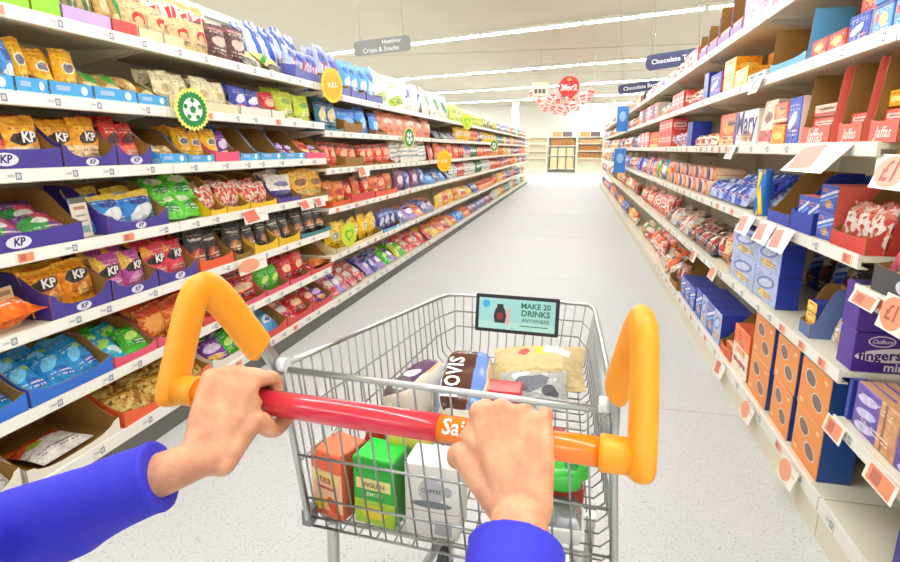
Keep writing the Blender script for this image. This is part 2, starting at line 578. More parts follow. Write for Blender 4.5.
def build_bay(side, y0, y1, levels, top, idx, word, grp, orange=0.15):
    W = y1 - y0
    D = 0.50
    root = empty('shelving_bay', (XL, y0, 0) if side == 'L' else (XR, y1, 0), (0, 0, PI / 2 if side == 'L' else -PI / 2))
    tag(root, 'cream steel %s shelving bay, %s bay from the trolley' % (word, BAYWORD[idx]), 'shelving', grp)
    w = round(W, 3)
    put('back_panel', cached(('bp', w, top), lambda: boxmesh((0, D, 0), (W, D + 0.02, top))), cream, parent=root)
    put('base_deck', cached(('bd', w, levels[0]), lambda: boxmesh((0.003, 0.012, levels[0] - 0.02), (W - 0.003, D, levels[0] + 0.018))), cream, parent=root)
    zl = levels[0]
    put('base_lip', cached(('bl', w, zl), lambda: boxmesh((0.003, 0.0, zl - 0.03), (W - 0.003, 0.012, zl + 0.024))), strip_white, parent=root)
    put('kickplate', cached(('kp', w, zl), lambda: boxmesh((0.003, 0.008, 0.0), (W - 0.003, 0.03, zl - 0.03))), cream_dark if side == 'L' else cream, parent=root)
    for x in (0.0, W):
        put('upright', cached(('up', top), lambda: boxmesh((-0.015, D - 0.03, 0.0), (0.015, D, top + 0.02))), cream, (x + (0.016 if x == 0 else -0.016), 0, 0), parent=root)
    put('top_rail', cached(('tr', w), lambda: boxmesh((0, D - 0.02, 0), (W, D + 0.022, 0.05))), strip_white, (0, 0, top), parent=root)
    rnd = random.Random(idx * 7 + (0 if side == 'L' else 100))
    for k, z in enumerate(levels):
        if k == 0:
            par = root
        else:
            par = put('shelf', cached(('sh', w), lambda: shelf_mesh(W, D)), cream, (0, 0, z), parent=root)
            put('price_strip', cached(('ps', w), lambda: boxmesh((0.004, -0.002, -0.021), (W - 0.004, 0.0, 0.021))), strip_white, parent=par)
        if y1 < (8.0 if side == 'L' else 7.0):
            x = 0.06 + rnd.random() * 0.1
            while x < W - 0.1:
                m = tick_o if rnd.random() < orange else tick_m
                zz = (z if k == 0 else 0.0) - 0.002
                tw = 0.075 if m is tick_o else 0.062
                put('price_ticket', cached(('tk', tw), lambda: boxmesh((0, -0.0035, -0.018), (tw, -0.002, 0.019))), m, (x, 0, zz), parent=par)
                x += 0.15 + rnd.random() * 0.14
    return root


L_NEAR = [0.125, 0.41, 0.70, 0.98, 1.26, 1.52, 1.80]
L_FAR = [0.115, 0.49, 0.87, 1.18, 1.465, 1.755]
R_NEAR = [0.135, 0.455, 0.91, 1.30, 1.68, 2.0]
R_FAR = [0.135, 0.61, 1.0, 1.35, 1.68, 2.0]
L_Y = [0.66 + 1.72 * k for k in range(14)]
R_Y = [0.53 + 1.45 * k for k in range(16)]
for k in range(13):
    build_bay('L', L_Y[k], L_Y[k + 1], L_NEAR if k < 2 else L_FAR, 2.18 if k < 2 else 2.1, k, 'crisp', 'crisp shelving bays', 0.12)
for k in range(15):
    build_bay('R', R_Y[k], R_Y[k + 1], R_NEAR if k == 0 else R_FAR, 2.3, k, 'biscuit', 'biscuit shelving bays', 0.3)

# ------------------------------------------------------------------ packets, boxes, trays
LEVEL_L = ['base', 'second', 'third', 'fourth', 'fifth', 'sixth', 'top']
LEVEL_R = ['base', 'second', 'third', 'fourth', 'fifth', 'top']
REG = []


def register(o, look, cat, group, side, lev, Y, row=0):
    k = int((Y - (0.66 if side == 'L' else 0.53)) // (1.72 if side == 'L' else 1.45))
    k = max(0, min(k, 15))
    if side == 'L' and k >= 2 and lev == 5: ln = 'top'
    else: ln = (LEVEL_L if side == 'L' else LEVEL_R)[lev]
    o['category'] = cat
    REG.append((o, look, group, side, ln, k, Y, row))


def finish_labels():
    groups = {}
    for r in REG:
        groups.setdefault((r[1], r[3], r[4], r[5]), []).append(r)
    for (look, side, ln, k), rs in groups.items():
        rs.sort(key=lambda r: (r[7], r[6], r[0].location.z))
        word = 'crisp' if side == 'L' else 'biscuit'
        for i, r in enumerate(rs):
            n = ORD[i] if i < 28 else 'next'
            place = '%s %s shelf, %s bay' % (ln, word, BAYWORD[k])
            if len(rs) == 1: r[0]['label'] = '%s on %s' % (look, place)
            else: r[0]['label'] = '%s, %s along %s' % (look, n, place)
            r[0]['group'] = r[2]


def bulge(u, v, d, kind='bag'):
    s = max(0.0, 1 - abs(2 * u - 1) ** 2.6) ** 0.6
    if kind == 'bag':
        vv = min(1, max(0, (v - 0.07) / 0.86))
        return d / 2 * s * max(0.0, 1 - abs(2 * vv - 1) ** 3) ** 0.6
    return d / 2 * s * max(0.0, 1 - min(1, v / 0.94)) ** 0.55 * min(1.0, 0.45 + v * 6)


def bag_mesh(w, h, d, var=0, kind='bag'):
    nx, ny = 8, 12
    mb = MB()
    rnd = random.Random(var * 17 + 3)
    ph = [rnd.random() * 6 for _ in range(6)]
    vlist = [0, 0.035, 0.07] + [0.07 + 0.86 * k / (ny - 4) for k in range(1, ny - 4)] + [0.93, 0.965, 1.0]
    grids = []
    for sgn in (-1, 1):
        g = []
        for v in vlist:
            row = []
            for i in range(nx + 1):
                u = i / nx
                b = bulge(u, v, d, kind)
                wr = 1 + 0.22 * math.sin(u * 8 + ph[0] + v * 3) * math.sin(v * 7 + ph[1]) + 0.10 * math.sin(u * 19 + ph[2]) * math.cos(v * 15 + ph[3])
                pinch = 1 - 0.07 * math.sin(PI * v) if kind == 'bag' else 1 - 0.04 * v
                x = (u - 0.5) * w * pinch
                y = sgn * (b * wr + 0.0006)
                if v > 0.93 and kind == 'bag': y += 0.004 * math.sin(u * 14 + ph[4])
                bend = 0.012 * math.sin(ph[5]) * v * v
                row.append((x, y + bend, v * h + 0.004 * math.sin(u * 5 + ph[2]) * (1 if v > 0.9 else 0)))
            g.append(row)
        grids.append(g)
    for si, g in enumerate(grids):
        base = len(mb.v)
        for row in g: mb.v += row
        n1 = nx + 1
        for j in range(len(vlist) - 1):
            for i in range(nx):
                q = (base + j * n1 + i, base + j * n1 + i + 1, base + (j + 1) * n1 + i + 1, base + (j + 1) * n1 + i)
                uvq = [(i / nx, vlist[j]), ((i + 1) / nx, vlist[j]), ((i + 1) / nx, vlist[j + 1]), (i / nx, vlist[j + 1])]
                if si == 1:
                    q = q[::-1]; uvq = [(1 - a, b) for a, b in uvq[::-1]]
                mb.f.append(q); mb.uv.append(uvq); mb.mi.append(0); mb.sm.append(True)
    return mb.mesh('packet')


def r2(v): return round(v / 0.01) * 0.01


def get_bag(w, h, d, var, kind='bag'):
    w, h, d = r2(w), r2(h), r2(d)
    return cached((kind, w, h, d, var), lambda: bag_mesh(w, h, d, var, kind)), w, h, d


ITEM = {}


def item(name, look, base, shapes=(), busy=None, rough=0.35, wobble=0.03, text=None, metal=0.0):
    flat_ = wobble <= 0.015 and name not in ('black_pouch', 'black_red')
    ITEM[name] = (look, printed('print_' + name, base, shapes, busy, rough, wobble if flat_ else max(wobble, .07), detail=wobble > 0.003 and not busy, crinkle=0.0 if flat_ else 0.45), text)


W_, K_, Y_, O_, RR, GG, BB, PP, NV = (245, 242, 235), (40, 32, 30), (250, 215, 40), (240, 130, 30), (205, 35, 35), (60, 160, 50), (35, 110, 200), (110, 60, 150), (40, 45, 110)
# crisp side -------------------------------------------------
item('kp_orange', 'orange nut packet with black logo', (238, 152, 22), [('e', .5, .36, .34, .2, 0, (196, 112, 38)), ('e', .5, .33, .2, .1, 20, (228, 176, 92)), ('e', .5, .63, .4, .14, 8, K_), ('r', .5, .97, .5, .05, 0, (250, 196, 60))], text=('KP', W_, .2, .5, .63))
item('kp_purple', 'purple nut packet with black logo', (186, 70, 150), [('e', .5, .2, .4, .22, 0, (222, 140, 196)), ('r', .12, .8, .2, .2, 20, (236, 190, 70)), ('e', .5, .58, .4, .14, 8, K_)], text=('KP', W_, .2, .5, .58))
item('kp_red', 'pinkish red nut packet with black logo', (224, 52, 78), [('e', .5, .2, .4, .2, 0, (238, 110, 120)), ('r', .1, .85, .2, .16, 20, (242, 160, 50)), ('e', .5, .6, .4, .14, 8, K_)], text=('KP', W_, .2, .5, .6))
item('kp_gold', 'golden crisp packet with dark lettering', (240, 168, 40), [('r', .5, .25, .5, .14, 0, (246, 216, 170)), ('e', .5, .56, .38, .13, 8, (60, 40, 30)), ('r', .5, .08, .5, .05, 0, (200, 60, 40))], text=('KP', W_, .2, .5, .56))
item('kp_brick', 'brick red crisp packet with dark lettering', (206, 54, 40), [('r', .5, .3, .5, .12, 0, (244, 130, 100)), ('e', .5, .6, .38, .13, 8, (70, 26, 26)), ('e', .5, .2, .3, .1, 0, (240, 170, 150))])
item('kp_blue', 'blue and white nut packet', (44, 130, 205), [('e', .5, .36, .4, .2, 25, (240, 240, 240)), ('r', .5, .9, .5, .1, 0, (244, 206, 70)), ('e', .55, .7, .3, .1, 10, (30, 60, 140))])
item('variety', 'purple and green variety packet', (130, 66, 140), [('e', .3, .4, .3, .26, 30, (60, 150, 70)), ('e', .7, .6, .3, .2, -20, (225, 80, 110)), ('e', .5, .5, .2, .1, 0, (240, 240, 230))])
item('blue_gold', 'sky blue snack packet with gold print', (38, 138, 205), [('e', .5, .6, .36, .18, 10, (225, 210, 150)), ('e', .5, .3, .3, .12, 0, (120, 190, 225))])
item('blue_bag', 'bright blue sweet bag', (28, 140, 208), [('e', .4, .6, .32, .14, 30, (120, 205, 240)), ('e', .62, .3, .26, .12, -20, (20, 96, 190)), ('e', .75, .75, .14, .08, 0, (150, 205, 70))], rough=0.2)
item('aqua_bag', 'aqua sweet bag with green marks', (40, 175, 205), [('e', .4, .6, .3, .12, 20, (165, 220, 90)), ('e', .6, .3, .3, .12, -20, (215, 240, 245))], rough=0.2)
item('orange_sweet', 'orange clear sweet bag', (228, 108, 26), [('e', .5, .5, .36, .24, 0, (246, 164, 70)), ('r', .5, .85, .5, .1, 0, (200, 70, 30))], busy=(14, [(228, 108, 26), (240, 140, 50), (200, 80, 20), (246, 170, 90)]), rough=0.2)
item('orange_flat', 'orange biscuit packet lying flat', (236, 112, 30), [('e', .5, .5, .3, .2, 0, (250, 190, 120)), ('e', .5, .5, .16, .1, 0, (240, 90, 40))], rough=0.25)
item('orange_white', 'white and orange packet lying loose', (244, 238, 232), [('r', .5, .9, .6, .2, 10, (236, 100, 40)), ('r', .5, .3, .4, .03, 0, (205, 195, 200)), ('e', .3, .62, .14, .08, 0, (190, 205, 80))], rough=0.25)
item('toffee', 'clear bag of golden wrapped toffees', (205, 150, 50), busy=(9, [(214, 160, 50), (238, 208, 120), (150, 96, 30), (226, 180, 90), (190, 120, 40)]), rough=0.12)
item('lime_bag', 'grass green sweet bag', (70, 178, 40), [('e', .5, .5, .3, .14, 15, (190, 225, 110)), ('e', .6, .25, .26, .1, 0, (30, 120, 40))], rough=0.2)
item('green_stack', 'bright green crisp packet', (86, 190, 38), [('e', .5, .62, .36, .15, 10, (225, 235, 190)), ('e', .5, .3, .3, .14, 0, (30, 130, 40)), ('r', .5, .93, .5, .05, 0, (40, 100, 40))], rough=0.22)
item('violet_bag', 'violet sweet bag with pale print', (120, 50, 145), [('e', .5, .55, .34, .16, 10, (226, 200, 235)), ('e', .5, .22, .3, .1, 0, (225, 170, 60))], rough=0.22)
item('lilac_bag', 'lilac and white sweet bag', (168, 140, 205), [('e', .5, .5, .3, .2, 10, (240, 236, 244)), ('e', .5, .75, .3, .08, 0, (90, 60, 150))], rough=0.22)
item('sky_bag', 'light blue sweet bag', (90, 170, 225), [('e', .5, .55, .3, .16, 0, (235, 245, 250)), ('e', .5, .52, .16, .1, 0, (90, 110, 190))], rough=0.22)
item('red_bag', 'red sweet bag with pale print', (205, 38, 44), [('e', .5, .55, .3, .16, 0, (240, 190, 150)), ('e', .5, .25, .26, .1, 0, (120, 20, 30))], rough=0.22)
item('pink_bag', 'pink and cream sweet bag', (226, 92, 108), [('e', .5, .6, .36, .16, 0, (238, 226, 215)), ('e', .5, .25, .3, .12, 0, (190, 40, 60))], busy=(12, [(226, 92, 108), (236, 140, 130), (205, 60, 80), (235, 205, 190)]), rough=0.22)
item('black_pouch', 'black nut pouch with brown nuts', (38, 32, 30), [('e', .5, .34, .34, .16, 0, (150, 84, 40)), ('e', .42, .36, .14, .06, 30, (206, 150, 90)), ('e', .6, .3, .12, .05, 0, (190, 120, 70)), ('r', .5, .72, .3, .035, 0, (190, 180, 160)), ('r', .5, .63, .22, .015, 0, (150, 140, 125))], wobble=0.015)
item('black_red', 'black nut pouch with red nuts', (42, 32, 30), [('e', .5, .32, .36, .18, 0, (165, 60, 40)), ('e', .42, .36, .14, .06, 30, (220, 130, 90)), ('r', .5, .72, .3, .035, 0, (200, 190, 170))], wobble=0.015)
item('red_white', 'red and white patterned nut packet', (210, 50, 50), busy=(11, [(210, 50, 50), (240, 230, 215), (225, 90, 70), (235, 200, 150)]))
item('white_navy', 'white and navy nut packet', (238, 232, 222), [('r', .5, .2, .5, .16, 0, (50, 55, 130)), ('e', .5, .62, .3, .1, 0, (110, 110, 150))])
item('gold_print', 'gold nut packet with brown print', (232, 172, 60), [('e', .5, .55, .32, .14, 0, (130, 80, 40)), ('r', .5, .15, .5, .08, 0, (245, 220, 150))])
item('gold_bag', 'amber yellow crisp packet', (242, 178, 28), [('e', .5, .58, .3, .12, 0, (235, 228, 205)), ('e', .5, .58, .24, .09, 0, (120, 110, 120)), ('e', .45, .25, .34, .12, 20, (250, 205, 90)), ('r', .5, .95, .5, .03, 0, (205, 140, 20))])
item('blue_white', 'blue and white snack packet', (80, 150, 215), [('e', .4, .3, .4, .14, 15, (235, 240, 248)), ('e', .6, .65, .36, .12, -10, (40, 90, 180)), ('e', .3, .85, .16, .08, 0, (200, 70, 80))])
item('leaf_bag', 'brown snack packet with green leaf', (176, 140, 70), [('e', .55, .6, .16, .34, 30, (44, 150, 50)), ('e', .4, .3, .3, .12, 0, (225, 205, 150))])
item('tan_bag', 'tan snack packet', (205, 164, 96), [('e', .5, .5, .3, .16, 0, (235, 215, 165)), ('r', .5, .9, .5, .06, 0, (150, 96, 50))])
item('cream_pack', 'cream paper crisp packet', (232, 218, 178), [('e', .5, .5, .26, .12, 0, (205, 180, 130)), ('r', .5, .2, .3, .04, 0, (190, 150, 110))], rough=0.6)
item('yellow_green', 'lime yellow crisp packet', (196, 208, 50), [('e', .5, .6, .28, .1, 0, (120, 160, 40)), ('e', .5, .25, .3, .1, 0, (235, 235, 150))])
item('bluepurple', 'indigo crisp packet with white print', (60, 70, 160), [('e', .5, .55, .34, .14, 20, (232, 230, 240)), ('e', .5, .25, .3, .1, 0, (205, 70, 80))])
item('paper_red', 'brown paper crisp bag, red rainbow logo', (218, 190, 140), [('e', .5, .5, .24, .17, 0, (205, 60, 50)), ('e', .5, .46, .14, .1, 0, (218, 190, 140)), ('r', .5, .32, .36, .09, 0, (218, 190, 140)), ('r', .5, .25, .3, .02, 0, (150, 110, 80))], rough=0.7)
item('red_script', 'white crisp bag with red lettering', (238, 222, 205), [('r', .3, .6, .09, .1, 10, RR), ('r', .52, .62, .08, .1, -10, RR), ('r', .74, .6, .07, .1, 5, RR), ('r', .5, .35, .5, .08, 0, (60, 50, 46)), ('r', .5, .35, .3, .025, 0, (225, 215, 200)), ('e', .5, .85, .4, .08, 0, (205, 180, 90))])
item('green_brown', 'brown crisp bag with green stripes', (196, 168, 120), [('r', .25, .5, .1, .5, 8, (60, 110, 50)), ('r', .75, .5, .08, .5, -6, (80, 120, 60)), ('e', .5, .5, .16, .2, 0, (235, 220, 180))])
item('dark_snack', 'dark maroon crisp bag', (88, 46, 44), [('e', .5, .5, .34, .14, 0, (205, 180, 160)), ('r', .5, .85, .5, .05, 0, (150, 80, 70))])
item('green_yellow', 'cream crisp bag, green and yellow stripes', (224, 206, 140), [('r', .3, .6, .5, .07, 35, (50, 140, 50)), ('r', .5, .45, .5, .06, 35, (245, 215, 40)), ('r', .5, .15, .5, .08, 0, (90, 80, 60))])
item('blue_stripe', 'white crisp bag with blue stripes', (226, 230, 242), [('r', .3, .5, .1, .6, 18, (60, 100, 195)), ('r', .72, .5, .1, .6, 18, (60, 100, 195)), ('e', .5, .75, .2, .08, 0, (30, 60, 150))])
item('union', 'blue crisp bag with red stripes', (190, 200, 232), [('e', .5, .75, .4, .2, 0, (60, 76, 176)), ('r', .3, .35, .05, .3, -25, RR), ('r', .55, .35, .05, .3, -25, RR), ('r', .78, .35, .05, .3, -25, RR), ('r', .5, .08, .5, .1, 0, (236, 214, 190))])
item('lightblue_union', 'sky blue crisp bag with red stripes', (100, 180, 230), [('e', .5, .75, .3, .14, 0, (30, 110, 190)), ('e', .45, .4, .3, .16, 10, (220, 232, 242)), ('r', .5, .1, .5, .12, 0, (228, 190, 170))])
item('teal_gold', 'teal crisp bag with gold print', (36, 110, 140), [('e', .5, .5, .34, .2, 20, (220, 205, 150)), ('r', .5, .85, .5, .08, 0, (25, 70, 110))])
item('royal_blue', 'royal blue crisp bag', (36, 130, 215), [('e', .5, .4, .26, .2, 0, (150, 205, 240)), ('r', .5, .9, .5, .06, 0, (20, 80, 170))])
item('red_long', 'orange red crisp bag', (220, 76, 40), [('e', .5, .55, .3, .16, 10, (240, 180, 130)), ('r', .5, .88, .5, .08, 0, (130, 30, 30))])
item('ember', 'amber crisp bag with red print', (226, 122, 36), [('e', .5, .5, .34, .16, 0, (200, 50, 30)), ('e', .5, .25, .3, .1, 0, (245, 190, 90))])
item('salmon', 'tall salmon pink crisp bag', (230, 150, 118), [('e', .5, .6, .24, .1, 0, (245, 215, 195)), ('r', .5, .3, .3, .12, 0, (215, 120, 95))])
item('stripe_white', 'tall white striped crisp bag', (236, 234, 224), [('r', .5, .25, .5, .03, 0, (130, 165, 180)), ('r', .5, .45, .5, .03, 0, (130, 165, 180)), ('r', .5, .65, .5, .03, 0, (140, 175, 160)), ('e', .5, .82, .3, .06, 0, (170, 190, 170))])
item('bigwhite', 'large white and lime bag', (238, 238, 226), [('e', .5, .25, .45, .16, 10, (178, 205, 70)), ('e', .4, .7, .3, .05, 20, (205, 200, 170))])
item('bigwhite_navy', 'large white bag with navy star', (240, 238, 232), [('e', .5, .55, .16, .16, 0, (50, 60, 130)), ('r', .5, .55, .3, .04, 25, (50, 60, 130)), ('r', .5, .1, .5, .05, 0, (215, 210, 190))])
item('bigwhite_green', 'large white bag with green leaves', (236, 238, 228), [('e', .35, .5, .12, .26, 30, (60, 140, 60)), ('e', .65, .5, .12, .26, -20, (110, 170, 80))])
item('lemon_bag', 'yellow crisp bag with round logo', (240, 196, 36), [('e', .5, .5, .3, .17, 0, (228, 215, 190)), ('e', .5, .5, .22, .12, 0, (150, 140, 140)), ('e', .5, .5, .14, .07, 0, (235, 225, 205))])
item('black_bag', 'black crisp bag', (44, 44, 52), [('e', .5, .5, .3, .12, 10, (150, 150, 160))])
item('navy_bag', 'navy and white crisp bag', (48, 52, 130), [('e', .5, .5, .36, .16, 20, (205, 205, 225)), ('e', .5, .8, .3, .08, 0, (90, 150, 220))])
item('plum_bag', 'plum crisp bag with pale print', (110, 44, 90), [('e', .5, .5, .28, .2, 0, (225, 205, 215))])
item('green_logo', 'dark green crisp bag', (40, 110, 70), [('e', .5, .5, .3, .14, 0, (220, 235, 220))])
item('crimson', 'crimson crisp bag with cream logo', (190, 34, 44), [('e', .5, .55, .34, .14, 0, (240, 220, 200)), ('r', .5, .12, .5, .06, 0, (235, 160, 60))])
# biscuit side ------------------------------------------------
item('digest', 'blue biscuit packet with white wave', (58, 88, 190), [('r', .5, .66, .6, .05, 18, (225, 232, 248)), ('r', .5, .5, .6, .04, 18, (130, 180, 235)), ('e', .55, .3, .2, .16, 0, (196, 140, 80)), ('e', .25, .8, .12, .06, 0, (205, 60, 70))], wobble=0.01)
item('digest_pale', 'pale blue biscuit carton with gold ring', (176, 190, 226), [('e', .5, .62, .4, .2, 20, (110, 120, 190)), ('e', .5, .62, .3, .13, 20, (200, 208, 236)), ('e', .5, .25, .3, .12, 0, (228, 190, 110))], wobble=0.01)
item('navy_plain', 'royal blue carton', (38, 58, 160), wobble=0)
item('cookie', 'orange carton printed with paired cookies', (240, 146, 58), [('e', .36, .70, .20, .15, -20, (228, 224, 216)), ('e', .36, .70, .175, .13, -20, (122, 92, 80)), ('e', .66, .36, .20, .15, -20, (228, 224, 216)), ('e', .66, .36, .175, .13, -20, (122, 92, 80)), ('e', .85, .85, .06, .04, 0, (248, 206, 156)), ('e', .15, .15, .07, .05, 0, (248, 206, 156))], wobble=0.002)
item('jaffa', 'white biscuit carton with orange top', (246, 232, 214), [('r', .5, .8, .6, .2, 0, (240, 112, 40)), ('r', .5, .5, .3, .06, 0, (236, 150, 90)), ('r', .5, .25, .4, .04, 0, (190, 60, 50))], wobble=0.008)
item('orange_red', 'orange red biscuit carton', (236, 88, 36), [('e', .5, .55, .3, .2, 0, (246, 170, 90)), ('e', .6, .7, .2, .08, 0, (70, 40, 40)), ('r', .5, .12, .5, .08, 0, (250, 210, 160))], wobble=0.01)
item('mary', 'white biscuit carton with purple name', (242, 236, 232), [('r', .06, .5, .06, .5, 0, (110, 60, 150)), ('e', .6, .25, .24, .14, 0, (205, 160, 100))], wobble=0.005, text=('mary', (70, 50, 130), .42, .54, .62))
item('redpack', 'red wafer packet with white lettering', (222, 70, 60), [('r', .5, .55, .4, .16, 0, (244, 222, 205)), ('r', .5, .55, .3, .05, 0, (190, 60, 60))], wobble=0.01)
item('whitebar', 'cream and red chocolate bar pack', (240, 216, 192), [('r', .5, .2, .5, .12, 0, (205, 70, 60)), ('e', .5, .62, .3, .12, 0, (150, 90, 70))], wobble=0.02)
item('yellow_box', 'yellow biscuit carton', (246, 192, 36), [('e', .5, .45, .3, .2, 0, (250, 226, 150)), ('e', .5, .8, .3, .08, 0, (225, 130, 30))], wobble=0.01)
item('amber_box', 'amber biscuit carton', (240, 160, 36), [('e', .5, .45, .36, .2, 0, (248, 205, 110))], wobble=0.01)
item('red_yellow', 'red packet with yellow sunburst', (214, 60, 50), [('e', .5, .55, .3, .22, 0, (248, 205, 90)), ('e', .5, .55, .16, .12, 0, (244, 235, 200))], wobble=0.02)
item('blue_photo', 'blue wafer carton with yellow photo', (60, 140, 215), [('e', .55, .5, .22, .2, 0, (245, 210, 110)), ('r', .5, .92, .5, .08, 0, (25, 60, 150)), ('e', .2, .6, .12, .16, 0, (205, 60, 60))], wobble=0.015)
item('blue_swirl', 'blue and white bar multipack', (52, 84, 190), [('e', .4, .5, .34, .14, 25, (225, 232, 245)), ('e', .72, .3, .18, .1, 0, (120, 60, 150))], wobble=0.03)
item('pale_swirl', 'pale blue and lilac bar multipack', (190, 200, 232), [('e', .4, .5, .3, .14, 25, (80, 100, 200)), ('e', .7, .35, .2, .1, 0, (150, 90, 170))], wobble=0.03)
item('purple_top', 'brown carton with purple edge', (166, 122, 66), [('r', .5, .08, .5, .1, 0, (150, 110, 180)), ('r', .95, .5, .05, .5, 0, (130, 80, 150))], wobble=0)
item('pink_top', 'pink and white biscuit carton', (240, 214, 218), [('r', .5, .35, .6, .22, 20, (236, 150, 175)), ('e', .6, .65, .24, .1, 0, (250, 240, 236))], wobble=0.01)
item('cad_purple', 'purple chocolate biscuit carton', (72, 34, 140), (), wobble=0)
item('finger_pack', 'purple and tan chocolate finger pack', (96, 70, 165), [('e', .3, .75, .24, .1, 15, (205, 200, 235)), ('e', .3, .45, .24, .1, 15, (205, 200, 235)), ('e', .3, .15, .24, .1, 15, (205, 200, 235)), ('r', .8, .5, .2, .5, 0, (206, 150, 100)), ('r', .72, .5, .03, .5, 0, (150, 84, 50))], wobble=0.015)
item('dark_choc', 'dark chocolate biscuit pack', (60, 32, 30), [('e', .5, .5, .34, .16, 20, (150, 60, 50)), ('e', .5, .75, .3, .08, 0, (200, 160, 120))], wobble=0.03)
item('brown_mix', 'brown and red biscuit bag', (140, 66, 44), [('e', .4, .6, .26, .2, 0, (235, 215, 180)), ('e', .7, .4, .2, .16, 0, (205, 50, 40)), ('e', .3, .25, .2, .1, 0, (90, 150, 200))], wobble=0.03)
item('foil', 'silver foil snack bag with pink print', (214, 212, 208), [('e', .4, .4, .24, .16, 0, (205, 90, 110)), ('e', .75, .35, .2, .18, 0, (240, 150, 60)), ('r', .5, .85, .5, .1, 0, (90, 90, 96))], rough=0.25)
item('crimson_pack', 'white packet with red pictures', (238, 216, 200), busy=(9, [(238, 216, 200), (205, 60, 50), (228, 120, 90), (244, 232, 220)]), wobble=0.02)
item('tube_blue', 'blue biscuit tube with yellow zigzag', (40, 110, 205), [('r', .86 + .04 * (1 if k % 2 else -1), .12 + .11 * k, .035, .085, 38 * (1 if k % 2 else -1), (248, 215, 50)) for k in range(6)] + [('r', .5, .94, .6, .035, 0, (226, 200, 214)), ('r', .5, .86, .6, .02, 0, (30, 60, 150))], wobble=0.012)
item('roll_pink', 'pale pink biscuit roll', (238, 190, 170), [('r', .5, .5, .5, .2, 0, (205, 80, 70))], wobble=0.02)
item('roll_tan', 'orange biscuit roll', (232, 140, 80), [('r', .5, .5, .5, .2, 0, (246, 215, 170))], wobble=0.02)
item('roll_navy', 'navy biscuit roll', (50, 60, 130), [('r', .5, .5, .5, .2, 0, (225, 225, 240))], wobble=0.02)
item('jar_lid', 'brown biscuit tub with cream lid', (150, 80, 44), [('r', .5, .5, .5, .25, 0, (225, 190, 130))], wobble=0.02)
item('cellos', 'clear bag of biscuit crumbs', (214, 212, 214), busy=(12, [(222, 222, 226), (240, 240, 240), (190, 190, 200), (226, 180, 80)]), rough=0.12)
item('gold_egg', 'golden wrapped chocolate', (214, 156, 50), [('e', .5, .5, .3, .2, 30, (150, 90, 30)), ('e', .3, .7, .2, .1, 0, (246, 220, 120))], rough=0.2)

LET = {}


def letter_on_bag(parent, key, color, wfrac, cx, cy, w, h, d, kind='bag'):
    def make():
        vs, fs = TEXT[key]
        tw = max(v.x for v in vs) - min(v.x for v in vs)
        s = w * wfrac * 2 / tw
        s = min(s, h * 0.3)
        me = bpy.data.meshes.new('lettering')
        me.from_pydata([((cx - .5) * w + v.x * s, -bulge((cx - .5) + v.x * s / w + .5, cy + v.y * s / h, d, kind) * 1.12 - 0.003, cy * h + v.y * s) for v in vs], [], fs)
        me.materials.append(None)
        return me
    me = cached(('let', key, round(wfrac, 2), round(cx, 2), round(cy, 2), w, h, d), make)
    put('lettering', me, mat('ink_%d_%d_%d' % tuple(color), color, 0.4), parent=parent)


def side_rot(side): return PI / 2 if side == 'L' else -PI / 2


def side_loc(side, Y, setback, z):
    return ((XL - setback) if side == 'L' else (XR + setback), Y, z)


KIND_OF = {'bag': ('crisp_packet', 'packet'), 'nut': ('nut_packet', 'packet'), 'pouch': ('nut_pouch', 'packet'), 'sweet': ('sweet_bag', 'packet'), 'pack': ('biscuit_packet', 'packet'), 'carton': ('biscuit_carton', 'box'), 'tube': ('biscuit_tube', 'tube')}


def place_bag(name, side, lev, Y, z, setb, w, h, d, lean=0.12, yaw=0.0, roll=0.0, kind='bag', var=None, row=0, letters=True, grp=None):
    look, m, text = ITEM[name]
    var = random.randrange(4) if var is None else var
    me, w, h, d = get_bag(w, h, d, var, 'pouch' if kind == 'pouch' else 'bag')
    nm, cat = KIND_OF['nut' if name.startswith('kp_') or name in ('red_white', 'white_navy', 'gold_print', 'variety') else kind]
    M = Matrix.Rotation(side_rot(side) + yaw, 4, 'Z') @ Matrix.Rotation(-lean, 4, 'X') @ Matrix.Rotation(roll, 4, 'Y')
    o = put(nm, me, m, side_loc(side, Y, setb, z), M.to_euler())
    register(o, look, cat, grp or ('packets on the %s shelves' % ('crisp' if side == 'L' else 'biscuit')), side, lev, Y, row)
    if text and letters and Y < 4.2:
        letter_on_bag(o, text[0], text[1], text[2], text[3], text[4], w, h, d, 'pouch' if kind == 'pouch' else 'bag')
    return o


def carton_mesh(w, h, d):
    """square edged carton with a lid seam; front slot 0, sides slot 1, top slot 2"""
    bm = bmesh.new()
    bmesh.ops.create_cube(bm, size=1)
    for v in bm.verts:
        v.co = Vector((v.co.x * w, (v.co.y + 0.5) * d, (v.co.z + 0.5) * h))
    bmesh.ops.bevel(bm, geom=bm.edges[:], offset=min(0.003, w * 0.08, h * 0.08, d * 0.08), segments=1, affect='EDGES')
    uvl = bm.loops.layers.uv.new('UVMap')
    for f in bm.faces:
        n = f.normal
        if abs(n.y) > 0.6:
            f.material_index = 0 if n.y < 0 else 1
            for l in f.loops:
                u = l.vert.co.x / w + .5
                l[uvl].uv = (u if n.y < 0 else 1 - u, l.vert.co.z / h)
        elif abs(n.x) > 0.6:
            f.material_index = 1
            for l in f.loops:
                u = l.vert.co.y / d
                l[uvl].uv = (u if n.x > 0 else 1 - u, l.vert.co.z / h)
        else:
            f.material_index = 2
            for l in f.loops: l[uvl].uv = (l.vert.co.x / w + .5, l.vert.co.y / d)
    me = bpy.data.meshes.new('carton')
    bm.to_mesh(me); bm.free()
    for k in range(3): me.materials.append(None)
    return me


